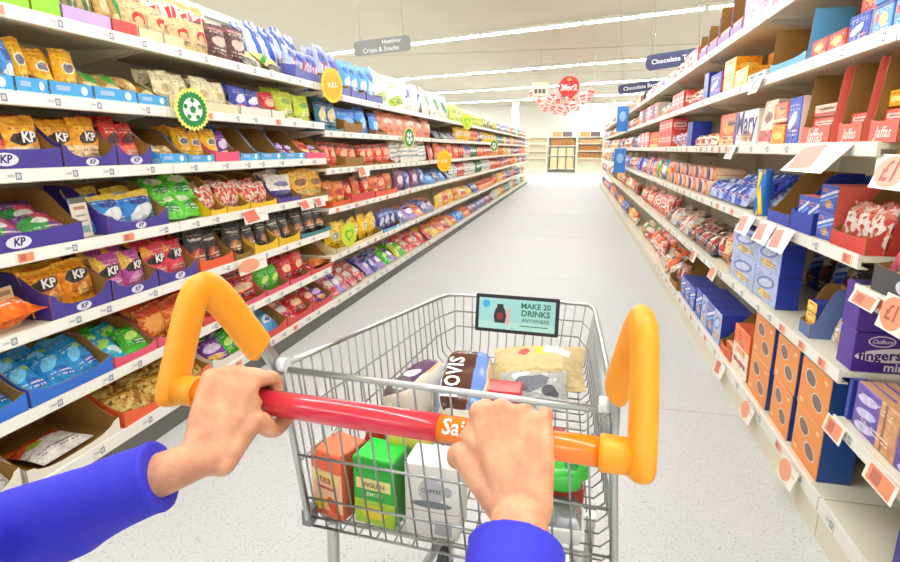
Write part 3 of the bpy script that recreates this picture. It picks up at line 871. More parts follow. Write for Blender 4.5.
def place_carton(name, side, lev, Y, z, setb, w, h, d, yaw=0.0, lean=0.0, sidem=None, topm=None, row=0, nm='biscuit_carton', cat='box', grp=None):
    look, m, text = ITEM[name]
    w, h, d = round(w, 3), round(h, 3), round(d, 3)
    me = cached(('carton', w, h, d), lambda: carton_mesh(w, h, d))
    M = Matrix.Rotation(side_rot(side) + yaw, 4, 'Z') @ Matrix.Rotation(-lean, 4, 'X')
    o = put(nm, me, [m, sidem or m, topm or sidem or m], side_loc(side, Y, setb, z), M.to_euler())
    register(o, look, cat, grp or ('cartons on the %s shelves' % ('crisp' if side == 'L' else 'biscuit')), side, lev, Y, row)
    if text and Y < 5:
        t = text_mesh(text[0], 1, width=w * text[2] * 2)
        put('lettering', t, mat('ink_%d_%d_%d' % tuple(text[1]), text[1], 0.4), ((text[3] - .5) * w, -0.0008, text[4] * h), (0, 0, 0), parent=o)
    return o


def tray_parts(W, D, hf, hs, hb, T=0.004, steep=False):
    def front():
        mb = MB()
        pts = [(-W / 2, 0), (W / 2, 0), (W / 2, hs)]
        if abs(hs - hf) > 0.004:
            for k in range(9):
                t = k / 8
                x = W / 2 * (1 - 0.14) * math.cos(PI * t)
                dip = 0.5 - 0.5 * math.cos(2 * PI * (0.12 + t * 0.76))
                pts.append((x, hs + (hf - hs) * min(1, dip * 1.2)))
        pts.append((-W / 2, hs))
        mb.prism(pts, 'y', 0.0, T, mi=1, mi_lo=0, mi_hi=1)
        return mb.mesh('front_panel')

    def sidep(mi_lo, mi_hi):
        mb = MB()
        pts = [(T, 0.0), (D, 0.0), (D, hb)]
        for k in range(7):
            t = k / 6
            y = D * (0.10 if steep else 0.62) * (1 - t) + T * t
            s = t * t * (3 - 2 * t)
            pts.append((y, hb + (hs - hb) * s))
        mb.prism(pts, 'x', -T / 2, T / 2, mi=1, mi_lo=mi_lo, mi_hi=mi_hi)
        return mb.mesh('side_panel')
    return front, sidep


def place_tray(side, lev, Y0, Y1, z, setb, D, hf, hs, hb, outer, look, inner=None, logo=None, logo_c=W_, row=0, outer_side=None, back=True, steep=False):
    W = round(Y1 - Y0 - 0.006, 3)
    inner = inner or card_brown
    key = (W, D, hf, hs, hb, steep)
    fr, sp = tray_parts(W, D, hf, hs, hb, steep=steep)
    e = empty('display_tray', side_loc(side, (Y0 + Y1) / 2, setb, z), (0, 0, side_rot(side)))
    register(e, look, 'tray', 'cardboard trays on the %s shelves' % ('crisp' if side == 'L' else 'biscuit'), side, lev, (Y0 + Y1) / 2, row)
    put('front_panel', cached(('tf',) + key, fr), [outer, inner], parent=e)
    os_ = outer_side or outer
    put('side_panel', cached(('ts0',) + key, lambda: sp(0, 1)), [os_, inner], (-W / 2 + 0.002, 0, 0), parent=e)
    put('side_panel', cached(('ts1',) + key, lambda: sp(1, 0)), [os_, inner], (W / 2 - 0.002, 0, 0), parent=e)
    if back:
        put('back_panel', cached(('tb', W, D, hb), lambda: boxmesh((-W / 2 + .004, D - 0.004, 0), (W / 2 - .004, D, hb))), inner, parent=e)
    put('bottom_panel', cached(('tbt', W, D), lambda: boxmesh((-W / 2 + .004, 0.004, 0), (W / 2 - .004, D - .004, 0.003))), inner, parent=e)
    if logo:
        sz = min(0.045, hf * 0.75)
        x0 = 0
        el = cached(('ell', round(sz, 3)), lambda: ellipse_mesh(sz * 1.05, sz * 0.5))
        lo = put('logo', el, mat('logo_white', (236, 232, 240), 0.4), (x0, -0.0012, hf * 0.52), parent=e)
        t = cached(('txt', logo, round(sz, 3)), lambda: text_mesh(logo, sz * 0.85))
        put('lettering', t, mat('ink_navy', (44, 40, 100), 0.4), (0, -0.0012, 0), parent=lo)
    return e


def ellipse_mesh(a, b, n=20, t=0.0012):
    mb = MB()
    mb.prism([(a * math.cos(2 * PI * k / n), b * math.sin(2 * PI * k / n)) for k in range(n)], 'y', -t / 2, t / 2)
    return mb.mesh('disc')


OUT = {
    'kp': (mat('tray_indigo', (66, 52, 140), 0.45), 'indigo display tray with white oval logo'),
    'indigo': (mat('tray_indigo', (66, 52, 140), 0.45), 'plain indigo display tray'),
    'blue': (mat('tray_blue', (38, 104, 200), 0.45), 'blue display tray'),
    'sky': (printed('tray_sky', (70, 165, 222), [('e', .8, .55, .08, .3, 0, (235, 245, 250)), ('r', .3, .6, .16, .16, 0, (170, 190, 225)), ('r', .5, .1, .5, .06, 0, (150, 215, 235))], wobble=0), 'sky blue display tray'),
    'pink': (mat('tray_pink', (222, 80, 112), 0.45), 'pink display tray'),
    'red': (mat('tray_red', (206, 62, 56), 0.45), 'red display tray'),
    'coral': (mat('tray_coral', (232, 110, 92), 0.5), 'coral red display tray'),
    'orange': (mat('tray_orange', (228, 92, 40), 0.45), 'orange display tray'),
    'yellow': (mat('tray_yellow', (236, 190, 30), 0.45), 'yellow display tray'),
    'teal': (mat('tray_teal', (60, 130, 140), 0.45), 'teal display tray'),
    'lilac': (mat('tray_lilac', (206, 170, 222), 0.45), 'lilac display tray'),
    'green': (mat('tray_lime', (150, 215, 30), 0.45), 'lime green display tray'),
    'white': (mat('tray_white', (236, 228, 212), 0.5), 'white display tray'),
    'brown': (card_brown, 'plain brown cardboard tray'),
    'cream': (mat('tray_cream', (232, 214, 170), 0.5), 'cream display tray'),
    'violet': (mat('tray_violet', (76, 84, 165), 0.45), 'violet blue display tray'),
    'royal': (mat('tray_royal', (40, 66, 176), 0.45), 'royal blue display tray'),
}


def fill(side, lev, zlip, a, b, tray=None, items=(), n=2, rows=2, h=0.19, d=0.06, style='stand', kind='bag', setb=0.03, D=0.30,
         hf=0.05, hs=0.08, hb=0.16, logo=None, px=True, w=None, lean=0.14, dz=0.0, gap=0.085, wide=1.12):
    xs_ = XL if side == 'L' else XR
    if px:
        Y0, Y1 = along(a, xs_, zlip), along(b, xs_, zlip)
        if Y0 > Y1: Y0, Y1 = Y1, Y0
    else:
        Y0, Y1 = a, b
    z = zlip + 0.019
    if tray:
        m, look = OUT[tray]
        place_tray(side, lev, Y0, Y1, z, setb - 0.02, D, hf, hs, hb, m, look, logo=logo)
        z += 0.0035
    if not items: return
    span = Y1 - Y0 - 0.015
    cell = span / n
    for r in range(rows):
        for k in range(n):
            nm = items[(k + r) % len(items)]
            Y = Y0 + 0.0075 + cell * (k + 0.5) + random.uniform(-.006, .006)
            ww = w or cell * wide
            if style == 'stand':
                place_bag(nm, side, lev, Y, z + dz + 0.004, setb + 0.012 + d * 0.6 + r * gap, ww, h * random.uniform(.95, 1.05) + (0.015 * r), d, lean=lean + random.uniform(-.05, .06), yaw=random.uniform(-.12, .12), roll=random.uniform(-.06, .06), kind=kind, row=r)
            elif style == 'recline':
                place_bag(nm, side, lev, Y, z + dz + 0.012 + 0.015 * (r % 2), setb + 0.02 + r * gap, ww, h, d, lean=random.uniform(.75, .95), yaw=random.uniform(-.2, .2), roll=random.uniform(-.1, .1), kind=kind, row=r)
            elif style == 'lie':
                place_bag(nm, side, lev, Y, z + dz + d * 0.5 + r * d * 0.75, setb + 0.02 + 0.02 * r, ww, h, d, lean=PI / 2 - random.uniform(0.0, .18), yaw=random.uniform(-.25, .25), roll=0, kind=kind, row=r)
            elif style == 'side':   # packets lying lengthways
                place_bag(nm, side, lev, Y - ww / 2, z + dz + d * .5 + r * d * .7, setb + 0.09 + 0.03 * r, h, ww, d, lean=PI / 2 - .1, yaw=PI / 2 * (-1 if side == 'L' else 1) + random.uniform(-.2, .2), kind=kind, row=r)

# ------------------------------------------------------------------ crisp side, first two bays
def LN(lev, *a, **k): fill('L', lev, L_NEAR[lev], *a, **k)
def LF(lev, *a, **k): fill('L', lev, L_FAR[lev], *a, **k)

# base
LN(0, -190, -70, 'cream', ['orange_white'], n=2, style='lie', h=.2, d=.05, hf=.05, hs=.1, hb=.16, D=.36, kind='sweet')
LN(0, -68, 28, 'white', ['orange_flat', 'orange_white'], n=2, style='recline', h=.2, d=.05, hf=.05, hs=.1, hb=.16, D=.36, kind='sweet')
LN(0, 32, 124, 'white', ['orange_white'], n=1, rows=1, style='lie', h=.2, d=.05, hf=.03, hs=.07, hb=.19, D=.4, w=.24, kind='sweet')
LN(0, 128, 213, 'orange', ['toffee'], n=3, rows=3, style='recline', h=.15, d=.06, hf=.045, hs=.075, hb=.16, D=.38, kind='sweet')
LN(0, 215, 256, 'white', ['violet_bag', 'lime_bag'], n=2, rows=3, style='recline', h=.17, d=.06, kind='sweet')
LN(0, 257, 289, 'red', ['sky_bag'], n=2, rows=2, style='recline', h=.17, d=.07, kind='sweet')
LN(0, 290, 314, 'red', ['pink_bag', 'red_bag'], n=2, rows=2, style='recline', h=.17, d=.07, kind='sweet')
LN(0, 315, 334, 'red', ['red_bag', 'violet_bag'], n=2, rows=2, style='recline', h=.17, d=.07, kind='sweet')
# second
LN(1, -180, -62, 'red', ['red_bag', 'orange_sweet'], n=3, rows=2, style='recline', h=.16, d=.06, kind='sweet')
LN(1, -60, 33, 'blue', ['blue_bag'], n=2, rows=3, style='recline', h=.16, d=.06, hf=.05, hs=.07, hb=.15, kind='sweet')
LN(1, 35, 117, 'blue', ['blue_bag', 'blue_bag', 'blue_bag', 'sky_bag'], n=3, rows=4, style='recline', h=.17, d=.065, hf=.045, hs=.07, hb=.15, kind='sweet', gap=.06)
LN(1, 118, 160, 'pink', ['aqua_bag', 'lime_bag'], n=2, rows=3, style='recline', h=.15, d=.06, hf=.035, hs=.05, hb=.15, kind='sweet')
LN(1, 161, 204, 'pink', ['orange_sweet'], n=2, rows=2, h=.18, d=.08, hf=.035, hs=.05, hb=.15, kind='sweet')
LN(1, 206, 240, 'red', ['red_bag'], n=2, rows=2, h=.17, d=.07, hf=.035, hs=.05, hb=.15, kind='sweet')
LN(1, 242, 268, 'pink', ['red_bag', 'pink_bag'], n=1, rows=2, h=.17, d=.08, hf=.03, hs=.04, hb=.16, kind='sweet')
LN(1, 269, 291, 'pink', ['lime_bag'], n=2, rows=2, h=.15, d=.07, hf=.03, hs=.04, hb=.16, kind='sweet')
LN(1, 292, 312, 'pink', ['red_bag'], n=2, rows=2, h=.17, d=.07, hf=.03, hs=.04, hb=.16, kind='sweet')
LN(1, 313, 335, 'red', ['red_bag', 'orange_sweet'], n=2, rows=1, style='lie', h=.15, d=.06, hf=.03, hs=.05, hb=.17, kind='sweet')
# third
LN(2, -170, -60, 'kp', ['kp_gold'], n=3, logo='KP')
place_bag('orange_flat', 'L', 2, along(14, XL, .7), .775, .005, .34, .19, .10, lean=PI / 2 - .12, yaw=.1, kind='sweet', var=1)
LN(2, 56, 116, 'kp', ['kp_orange'], n=2, rows=2, h=.18, d=.07, logo='KP', hf=.045, hs=.1, hb=.18, lean=.3)
LN(2, 117, 162, 'kp', ['kp_purple'], n=2, rows=2, h=.18, d=.06, logo='KP', hf=.045, hs=.09, hb=.18)
LN(2, 163, 201, 'kp', ['kp_red'], n=2, rows=2, h=.18, d=.06, logo='KP', hf=.045, hs=.08, hb=.18)
LN(2, 203, 236, 'orange', ['black_red'], n=2, rows=2, h=.2, d=.07, kind='pouch', hf=.05, hs=.07, hb=.2)
LN(2, 238, 256, 'brown', ['black_pouch'], n=1, rows=2, h=.2, d=.07, kind='pouch', hf=.03, hs=.05, hb=.2)
LN(2, 257, 280, 'yellow', ['black_pouch'], n=2, rows=2, h=.19, d=.07, kind='pouch', hf=.045, hs=.07, hb=.2)
LN(2, 281, 302, 'yellow', ['black_pouch'], n=2, rows=2, h=.19, d=.07, kind='pouch', hf=.045, hs=.07, hb=.2)
LN(2, 303, 333, 'teal', ['black_pouch'], n=3, rows=2, h=.2, d=.07, kind='pouch', hf=.03, hs=.04, hb=.2)
# fourth
LN(3, -160, -62, 'kp', ['kp_blue'], n=3, logo='KP')
LN(3, -60, 88, 'kp', ['variety'], n=3, rows=3, style='recline', h=.17, d=.06, logo='KP', hf=.065, hs=.075, hb=.2)
LN(3, 112, 172, 'kp', ['kp_blue'], n=2, rows=2, h=.165, d=.06, logo='KP', hf=.04, hs=.08, hb=.2, lean=.3)
LN(3, 173, 212, None, ['green_stack'], n=2, rows=2, style='recline', h=.17, d=.08, kind='bag', wide=1.2)
LN(3, 173, 212, None, ['green_stack'], n=2, rows=1, style='recline', h=.17, d=.08, kind='bag', dz=.09, setb=.07, wide=1.2)
LN(3, 213, 229, 'yellow', ['red_white'], n=1, rows=2, h=.16, d=.06, hf=.03, hs=.04, hb=.2)
LN(3, 230, 252, 'yellow', ['red_white'], n=2, rows=2, h=.16, d=.06, hf=.03, hs=.04, hb=.2)
LN(3, 253, 279, 'yellow', ['red_white'], n=2, rows=2, h=.15, d=.06, hf=.03, hs=.04, hb=.2)
LN(3, 281, 302, 'indigo', ['white_navy'], n=1, rows=2, h=.18, d=.06, hf=.03, hs=.04, hb=.2)
LN(3, 303, 330, 'brown', ['gold_print'], n=2, rows=2, h=.18, d=.06, hf=.02, hs=.04, hb=.16)
# fifth
LN(4, -160, -62, 'kp', ['kp_brick'], n=3, logo='KP')
LN(4, -60, 67, 'kp', ['kp_brick', 'kp_brick', 'kp_gold'], n=3, rows=2, h=.17, d=.06, logo='KP', hf=.07, hs=.075, hb=.2)
LN(4, 68, 121, 'kp', ['kp_gold'], n=2, rows=2, h=.18, d=.06, logo='KP', hf=.04, hs=.09, hb=.2, lean=.25)
LN(4, 122, 156, 'kp', ['kp_brick'], n=2, rows=2, h=.19, d=.06, logo='KP', hf=.045, hs=.09, hb=.2)
LN(4, 163, 190, 'sky', ['tan_bag'], n=2, rows=1, style='recline', h=.12, d=.05, hf=.05, hs=.05, hb=.17)
LN(4, 191, 217, 'sky', ['gold_bag'], n=2, rows=2, h=.17, d=.06, hf=.04, hs=.045, hb=.17)
LN(4, 218, 242, 'pink', ['gold_bag', 'violet_bag'], n=2, rows=2, h=.17, d=.06, hf=.055, hs=.06, hb=.17)
LN(4, 243, 262, 'sky', (), hf=.045, hs=.05, hb=.2)
LN(4, 263, 285, 'sky', (), hf=.045, hs=.05, hb=.2)
LN(4, 286, 307, 'sky', ['violet_bag'], n=2, rows=2, style='recline', h=.14, d=.05, hf=.045, hs=.05, hb=.2)
LN(4, 308, 328, 'pink', ['ember', 'violet_bag'], n=2, rows=2, style='recline', h=.15, d=.05, hf=.045, hs=.05, hb=.17)
# sixth
LN(5, -150, -52, 'sky', ['blue_white'], n=3, rows=2, h=.17, hf=.055, hs=.055, hb=.15)
LN(5, -50, 19, 'sky', ['blue_white'], n=3, rows=2, h=.18, hf=.055, hs=.055, hb=.12)
LN(5, 20, 53, 'sky', ['blue_white', 'gold_bag'], n=2, rows=2, h=.19, hf=.055, hs=.055, hb=.12)
LN(5, 54, 97, 'sky', ['gold_bag'], n=2, rows=2, h=.17, hf=.055, hs=.055, hb=.12)
LN(5, 98, 140, 'sky', ['leaf_bag'], n=2, rows=2, style='recline', h=.15, hf=.055, hs=.055, hb=.12)
LN(5, 141, 171, 'sky', ['tan_bag', 'leaf_bag'], n=2, rows=2, style='recline', h=.14, hf=.05, hs=.05, hb=.12)
LN(5, 172, 205, 'cream', ['cream_pack'], n=2, rows=2, h=.17, hf=.06, hs=.06, hb=.12)
LN(5, 206, 240, 'cream', ['cream_pack'], n=2, rows=2, h=.16, hf=.05, hs=.05, hb=.12)
LN(5, 243, 273, 'white', ['bluepurple'], n=2, rows=2, h=.16, hf=.05, hs=.05, hb=.12)
LN(5, 274, 287, 'white', ['red_bag', 'cream_pack'], n=1, rows=2, h=.16, hf=.05, hs=.05, hb=.12)
LN(5, 288, 304, 'white', ['yellow_green'], n=1, rows=2, h=.19, hf=.02, hs=.02, hb=.12)
LN(5, 305, 320, None, ['yellow_green'], n=1, rows=2, h=.18)
# top
LN(6, -100, -12, 'green', ['green_brown'], n=2, rows=2, h=.25, hf=.09, hs=.09, hb=.12)
LN(6, -10, 34, 'green', ['green_brown'], n=2, rows=2, h=.25, hf=.09, hs=.09, hb=.12)
LN(6, 35, 65, 'green', ['green_brown'], n=2, rows=2, h=.25, hf=.09, hs=.09, hb=.12)
LN(6, 66, 115, 'lilac', ['green_brown'], n=3, rows=2, h=.24, hf=.055, hs=.055, hb=.12)
LN(6, 116, 141, 'red', ['tan_bag', 'leaf_bag'], n=2, rows=2, h=.2, hf=.055, hs=.055, hb=.12)
LN(6, 142, 166, 'cream', ['paper_red'], n=1, rows=1, h=.17, hf=.05, hs=.05, hb=.1)
LN(6, 167, 187, 'cream', ['paper_red'], n=1, rows=1, h=.17, hf=.05, hs=.05, hb=.1)
LN(6, 188, 222, None, ['paper_red'], n=2, rows=1, h=.17)
LN(6, 186, 244, None, ['red_script'], n=4, rows=2, h=.33, d=.08, setb=.14, gap=.1)
LN(6, 222, 258, None, ['dark_snack'], n=2, rows=2, h=.2)
LN(6, 252, 276, None, ['green_yellow'], n=1, rows=2, h=.2, style='recline')
LN(6, 277, 296, None, ['green_yellow'], n=1, rows=2, h=.2, style='recline')
LN(6, 287, 331, None, ['blue_stripe'], n=4, rows=2, h=.36, d=.09, setb=.17, gap=.1)
LN(6, 298, 328, 'violet', ['union'], n=3, rows=1, h=.22, d=.08, hf=.06, hs=.09, hb=.10, D=.16)

# ---- third bay (shelves sit lower)
LF(5, 330, 352, 'violet', ['union'], n=2, rows=2, h=.34, d=.09, hf=.06, hs=.09, hb=.12)
LF(5, 353, 367, 'violet', ['lightblue_union'], n=2, rows=2, h=.32, d=.09, hf=.06, hs=.09, hb=.12)
LF(5, 368, 384, 'violet', ['lightblue_union'], n=2, rows=2, h=.32, d=.09, hf=.06, hs=.08, hb=.12)
LF(5, 386, 412, None, ['bigwhite'], n=2, rows=2, h=.36, d=.12, setb=.05, gap=.13)
LF(5, 413, 430, None, ['bigwhite_navy'], n=2, rows=2, h=.36, d=.12, setb=.05, gap=.13)
LF(5, 431, 455, None, ['bigwhite_green'], n=3, rows=2, h=.36, d=.12, setb=.05, gap=.13)
LF(5, 456, 470, None, ['yellow_green'], n=3, rows=2, h=.26)
LF(4, 326, 345, 'teal', ['teal_gold'], n=2, rows=1, h=.24, hf=.02, hs=.03, hb=.12)
LF(4, 346, 364, 'brown', ['royal_blue', 'teal_gold'], n=1, rows=1, h=.2, hf=.08, hs=.1, hb=.16)
LF(4, 365, 376, None, ['royal_blue'], n=1, rows=1, h=.24)
LF(4, 377, 388, 'brown', ['royal_blue'], n=1, rows=1, h=.2, hf=.03, hs=.04, hb=.12)
LF(4, 389, 437, None, ['salmon'], n=5, rows=1, h=.25, d=.1, gap=.11)
LF(4, 438, 462, None, ['black_bag'], n=4, rows=2, h=.18, style='recline')
LF(3, 331, 346, 'brown', ['red_long'], n=2, rows=1, h=.2, hf=.02, hs=.03, hb=.14)
LF(3, 347, 365, 'brown', ['red_long'], n=2, rows=1, h=.19, hf=.08, hs=.09, hb=.12)
LF(3, 366, 380, 'brown', ['red_long'], n=2, rows=1, h=.19, hf=.02, hs=.03, hb=.18)
LF(3, 381, 396, 'brown', ['red_long'], n=2, rows=1, h=.19, hf=.02, hs=.03, hb=.14)
LF(3, 399, 432, None, ['stripe_white'], n=4, rows=1, h=.25, d=.09, gap=.1)
LF(3, 433, 462, None, ['red_long', 'ember'], n=5, rows=1, h=.22)
LF(2, 334, 352, 'orange', ['ember'], n=2, rows=1, h=.2, hf=.04, hs=.05, hb=.12)
LF(2, 353, 376, 'red', ['red_long', 'ember'], n=3, rows=1, h=.2, hf=.07, hs=.08, hb=.12)
LF(2, 377, 398, 'orange', ['ember', 'red_long'], n=3, rows=1, h=.2, hf=.05, hs=.06, hb=.12)
LF(2, 401, 430, None, ['plum_bag', 'navy_bag'], n=4, rows=1, h=.22)
LF(2, 431, 455, None, ['royal_blue', 'navy_bag'], n=4, rows=2, h=.2, style='recline')
LF(1, 338, 384, 'cream', ['lemon_bag'], n=5, rows=1, h=.22, d=.09, hf=.03, hs=.04, hb=.12)
LF(1, 385, 402, 'sky', ['navy_bag'], n=3, rows=1, h=.2, hf=.03, hs=.04, hb=.12)
LF(1, 404, 440, None, ['navy_bag', 'lilac_bag', 'ember'], n=5, rows=2, h=.2, style='recline')
LF(1, 441, 466, None, ['lemon_bag', 'ember'], n=5, rows=1, h=.2)
LF(0, 338, 356, None, ['pink_bag', 'lilac_bag'], n=3, rows=2, h=.2, style='recline', kind='sweet')
LF(0, 357, 372, None, ['pink_bag'], n=2, rows=2, h=.2, style='recline', kind='sweet')
LF(0, 373, 390, None, ['lilac_bag', 'navy_bag'], n=3, rows=2, h=.2, style='recline', kind='sweet')
LF(0, 391, 410, None, ['lime_bag', 'lilac_bag', 'yellow_green'], n=4, rows=2, h=.2, style='recline', kind='sweet')
LF(0, 411, 430, None, ['pink_bag', 'red_bag'], n=4, rows=2, h=.2, style='recline', kind='sweet')
LF(0, 431, 460, None, ['red_bag', 'lemon_bag', 'ember'], n=6, rows=2, h=.2, style='recline', kind='sweet')

# ---- farther bays: runs of one design, one row each
far_pal = [['yellow_green', 'green_brown', 'green_yellow', 'cream_pack'], ['lemon_bag', 'navy_bag', 'lemon_bag', 'ember'], ['red_long', 'green_logo', 'crimson', 'union'],
           ['crimson', 'stripe_white', 'green_logo', 'red_long'], ['lemon_bag', 'ember', 'lilac_bag', 'navy_bag', 'crimson'], ['navy_bag', 'lemon_bag', 'ember', 'plum_bag', 'royal_blue']]
rnd = random.Random(5)
far_Y = {5: 9.9, 4: 9.3, 3: 9.3, 2: 8.9, 1: 9.6, 0: 9.2}
for lev in range(6):
    Y = far_Y[lev]
    stop = 13.6
    pal = far_pal[5 - lev]
    while Y < stop:
        nm = rnd.choice(pal); n = rnd.choice((3, 4))
        fill('L', lev, L_FAR[lev], Y, Y + n * .19, None, [nm], n=n, rows=1, h=.22, d=.09, px=False, style='stand' if lev > 1 else 'recline')
        Y += n * .19 + .02
# beyond that the packets are too far to pick apart
def far_mass(side, lev, z, y0, y1, mats, seed, kind):
    rr = random.Random(seed)
    per = {}
    y = y0
    run = None; left = 0
    while y < y1:
        if left == 0: run = rr.randrange(len(mats)); left = rr.choice((3, 4, 5, 6))
        left -= 1
        w = 0.17; h = rr.uniform(.17, .24); dd = .08
        mb = per.setdefault(run, MB())
        i0 = len(mb.v)
        nx, nz = 4, 5
        base = len(mb.v)
        for j in range(nz + 1):
            for i in range(nx + 1):
                u, v = i / nx, j / nz
                b = bulge(u, v, dd)
                mb.v.append(((u - .5) * w, -b - 0.002, v * h))
        for j in range(nz):
            for i in range(nx):
                n1 = nx + 1
                mb.f.append((base + j * n1 + i, base + j * n1 + i + 1, base + (j + 1) * n1 + i + 1, base + (j + 1) * n1 + i))
                mb.uv.append([(i / nx, j / nz), ((i + 1) / nx, j / nz), ((i + 1) / nx, (j + 1) / nz), (i / nx, (j + 1) / nz)])
                mb.mi.append(0); mb.sm.append(True)
        M = Matrix.Translation(side_loc(side, y, .1, z + .022)) @ Matrix.Rotation(side_rot(side) + rr.uniform(-.1, .1), 4, 'Z') @ Matrix.Rotation(-.15, 4, 'X')
        for q in range(i0, len(mb.v)): mb.v[q] = tuple(M @ Vector(mb.v[q]))
        y += w + .01
    out = MB(); mm = []
    for slot, (k, mb) in enumerate(per.items()):
        off = len(out.v)
        out.v += mb.v; out.f += [tuple(i + off for i in f) for f in mb.f]; out.uv += mb.uv; out.mi += [slot] * len(mb.f); out.sm += mb.sm
        mm.append(mats[k])
    o = put(kind, out.mesh(kind, len(mm)), mm)
    word = 'crisp' if side == 'L' else 'biscuit'
    ln = ('top' if lev == 5 else LEVEL_L[lev])
    tag(o, 'distant mixed packets filling the far end of the %s %s shelf' % (ln, word), 'packets', 'distant packets', 'stuff')

for lev in range(6):
    far_mass('L', lev, L_FAR[lev], 13.75, 22.9, [ITEM[q][1] for q in ('lemon_bag', 'crimson', 'navy_bag', 'ember', 'green_logo', 'lilac_bag', 'red_long', 'stripe_white')], 40 + lev, 'distant_packets')


# ---- loose display signs of the crisp side
def card_sign(Y, z, setb, w, h, m, look, lev, lean=.1, yaw=.2):
    mb = MB(); mb.box((-w / 2, -.002, 0), (w / 2, .002, h), (0, 1, 1, 1, 1, 1))
    o = put('card_sign', mb.mesh('card_sign', 2), [m, card_white], side_loc('L', Y, setb, z), (Matrix.Rotation(PI / 2 + yaw, 4, 'Z') @ Matrix.Rotation(-lean, 4, 'X')).to_euler())
    register(o, look, 'sign', 'cards standing on the crisp shelves', 'L', lev, Y)

sg1 = printed('card_print_tan', (205, 176, 130), [('r', .5, .86, .4, .06, 0, (150, 110, 80)), ('r', .5, .7, .3, .03, 0, (160, 125, 95)), ('r', .5, .5, .34, .02, 0, (165, 130, 100)), ('r', .65, .18, .2, .12, 0, (90, 76, 66))], wobble=0, rough=.6)
sg2 = printed('card_print_white', (226, 216, 196), [('r', .5, .93, .5, .07, 0, (90, 96, 80)), ('r', .5, .74, .34, .04, 0, (190, 120, 96)), ('r', .5, .55, .3, .02, 0, (150, 140, 130)), ('r', .5, .4, .36, .02, 0, (160, 150, 140)), ('r', .55, .2, .3, .09, 0, (130, 170, 160))], wobble=0, rough=.6)
card_sign(along(28, XL, .70), .722, .07, .10, .15, sg1, 'tan card with brown print', 2)
card_sign(along(97, XL, .98), 1.002, .05, .10, .16, sg2, 'white card with grey header', 3)

# ------------------------------------------------------------------ biscuit side
def RZ(lev, near=False): return (R_NEAR if near else R_FAR)[lev]


def RB(lev, a, b, tray=None, items=(), near=False, **k):
    k.setdefault('kind', 'pack')
    fill('R', lev, RZ(lev, near), a, b, tray, items, **k)


def cartons(lev, a, b, names, h, d, stack=1, n=1, rows=1, setb=.03, sidem=None, topm=None, near=False, yaw=0.0, px=True, dz=0.0, gap=.006, lean=0.0):
    zl = RZ(lev, near)
    if px:
        Y0, Y1 = along(a, XR, zl), along(b, XR, zl)
        if Y0 > Y1: Y0, Y1 = Y1, Y0
    else: Y0, Y1 = a, b
    cw = (Y1 - Y0) / n
    for r in range(rows):
        for k in range(n):
            for s in range(stack):
                place_carton(names[(k + s) % len(names)], 'R', lev, Y0 + cw * (k + .5), zl + .0195 + dz + s * (h + .001), setb + r * (d + .004), cw - gap, h, d, sidem=sidem, topm=topm, row=r, yaw=yaw + random.uniform(-.02, .02), lean=lean)


navy_side = ITEM['navy_plain'][1]
deep_blue = mat('deep_blue_card', (30, 70, 140), 0.4)
white_side = mat('white_carton_side', (240, 226, 208), 0.5)
pink_side = mat('coral_carton_side', (228, 100, 84), 0.5)
sky_m = mat('sky_card', (100, 180, 225), 0.5)

# base, nearest bay: an almost empty deck with one violet tray
place_tray('R', 0, 1.30, 1.62, .155, .05, .34, .14, .15, .19, OUT['kp'][0], 'violet tray of golden wrapped chocolates', logo=None)
for r in range(3):
    for k in range(4):
        place_bag('gold_egg', 'R', 0, 1.345 + k * .075, .205 + .02 * r, .12 + .07 * r, .085, .10, .06, lean=.9, yaw=random.uniform(-.6, .6), kind='pack', row=r)
place_carton('dark_choc', 'R', 0, 1.76, .1545, .22, .2, .16, .12)
# base, second bay
cartons(0, 806, 781, ['cookie'], .20, .12, stack=2, sidem=deep_blue, topm=deep_blue)
cartons(0, 778, 760, ['cookie'], .20, .12, stack=2, sidem=deep_blue, topm=deep_blue)
cartons(0, 757, 740, ['cookie'], .20, .12, stack=2, sidem=deep_blue, topm=deep_blue)
place_carton('cookie', 'R', 0, 2.3, .1545, .26, .2, .20, .12, sidem=deep_blue, yaw=.2)
cartons(0, 738, 725, ['jaffa'], .25, .22, sidem=mat('orange_card', (232, 96, 40), .5), setb=.03)
place_tray('R', 0, along(724, XR, .135), along(714, XR, .135), .154, .03, .3, .05, .06, .24, OUT['orange'][0], 'orange and brown open tray')
place_carton('orange_red', 'R', 0, along(719, XR, .135), .158, .05, .16, .07, .12)
cartons(0, 713, 690, ['digest_pale', 'digest'], .20, .2, n=4, sidem=navy_side, topm=navy_side)
cartons(0, 745, 692, ['navy_plain'], .12, .2, n=6, setb=.27, dz=.19, sidem=mat('ink_blue', (34, 38, 84), .4))
cartons(0, 689, 676, ['digest'], .16, .2, n=3, sidem=navy_side)
RB(0, 675, 668, 'brown', ['brown_mix'], n=2, rows=1, h=.2, hb=.24)
RB(0, 667, 655, None, ['cellos', 'orange_red'], n=3, rows=2, h=.2, d=.1, style='recline')
RB(0, 654, 644, None, ['crimson_pack', 'jaffa'], n=4, rows=2, h=.22, d=.08)
RB(0, 643, 636, None, ['roll_pink', 'whitebar', 'lime_bag'], n=4, rows=2, h=.2, d=.08)

# second shelf, nearest bay
cartons(1, 1.40, 1.93, ['finger_pack'], .15, .034, n=2, rows=6, near=True, px=False, setb=.03, topm=mat('biscuit_tan', (214, 160, 112), .5), sidem=mat('finger_side', (200, 170, 190), .5))
cartons(1, 1.95, 1.975, ['navy_plain'], .14, .05, near=True, px=False, gap=.002)
# second shelf, second bay
z1 = .61 + .0195
purple = ITEM['cad_purple'][1]
purple_d = mat('purple_card', (78, 40, 148), .4)


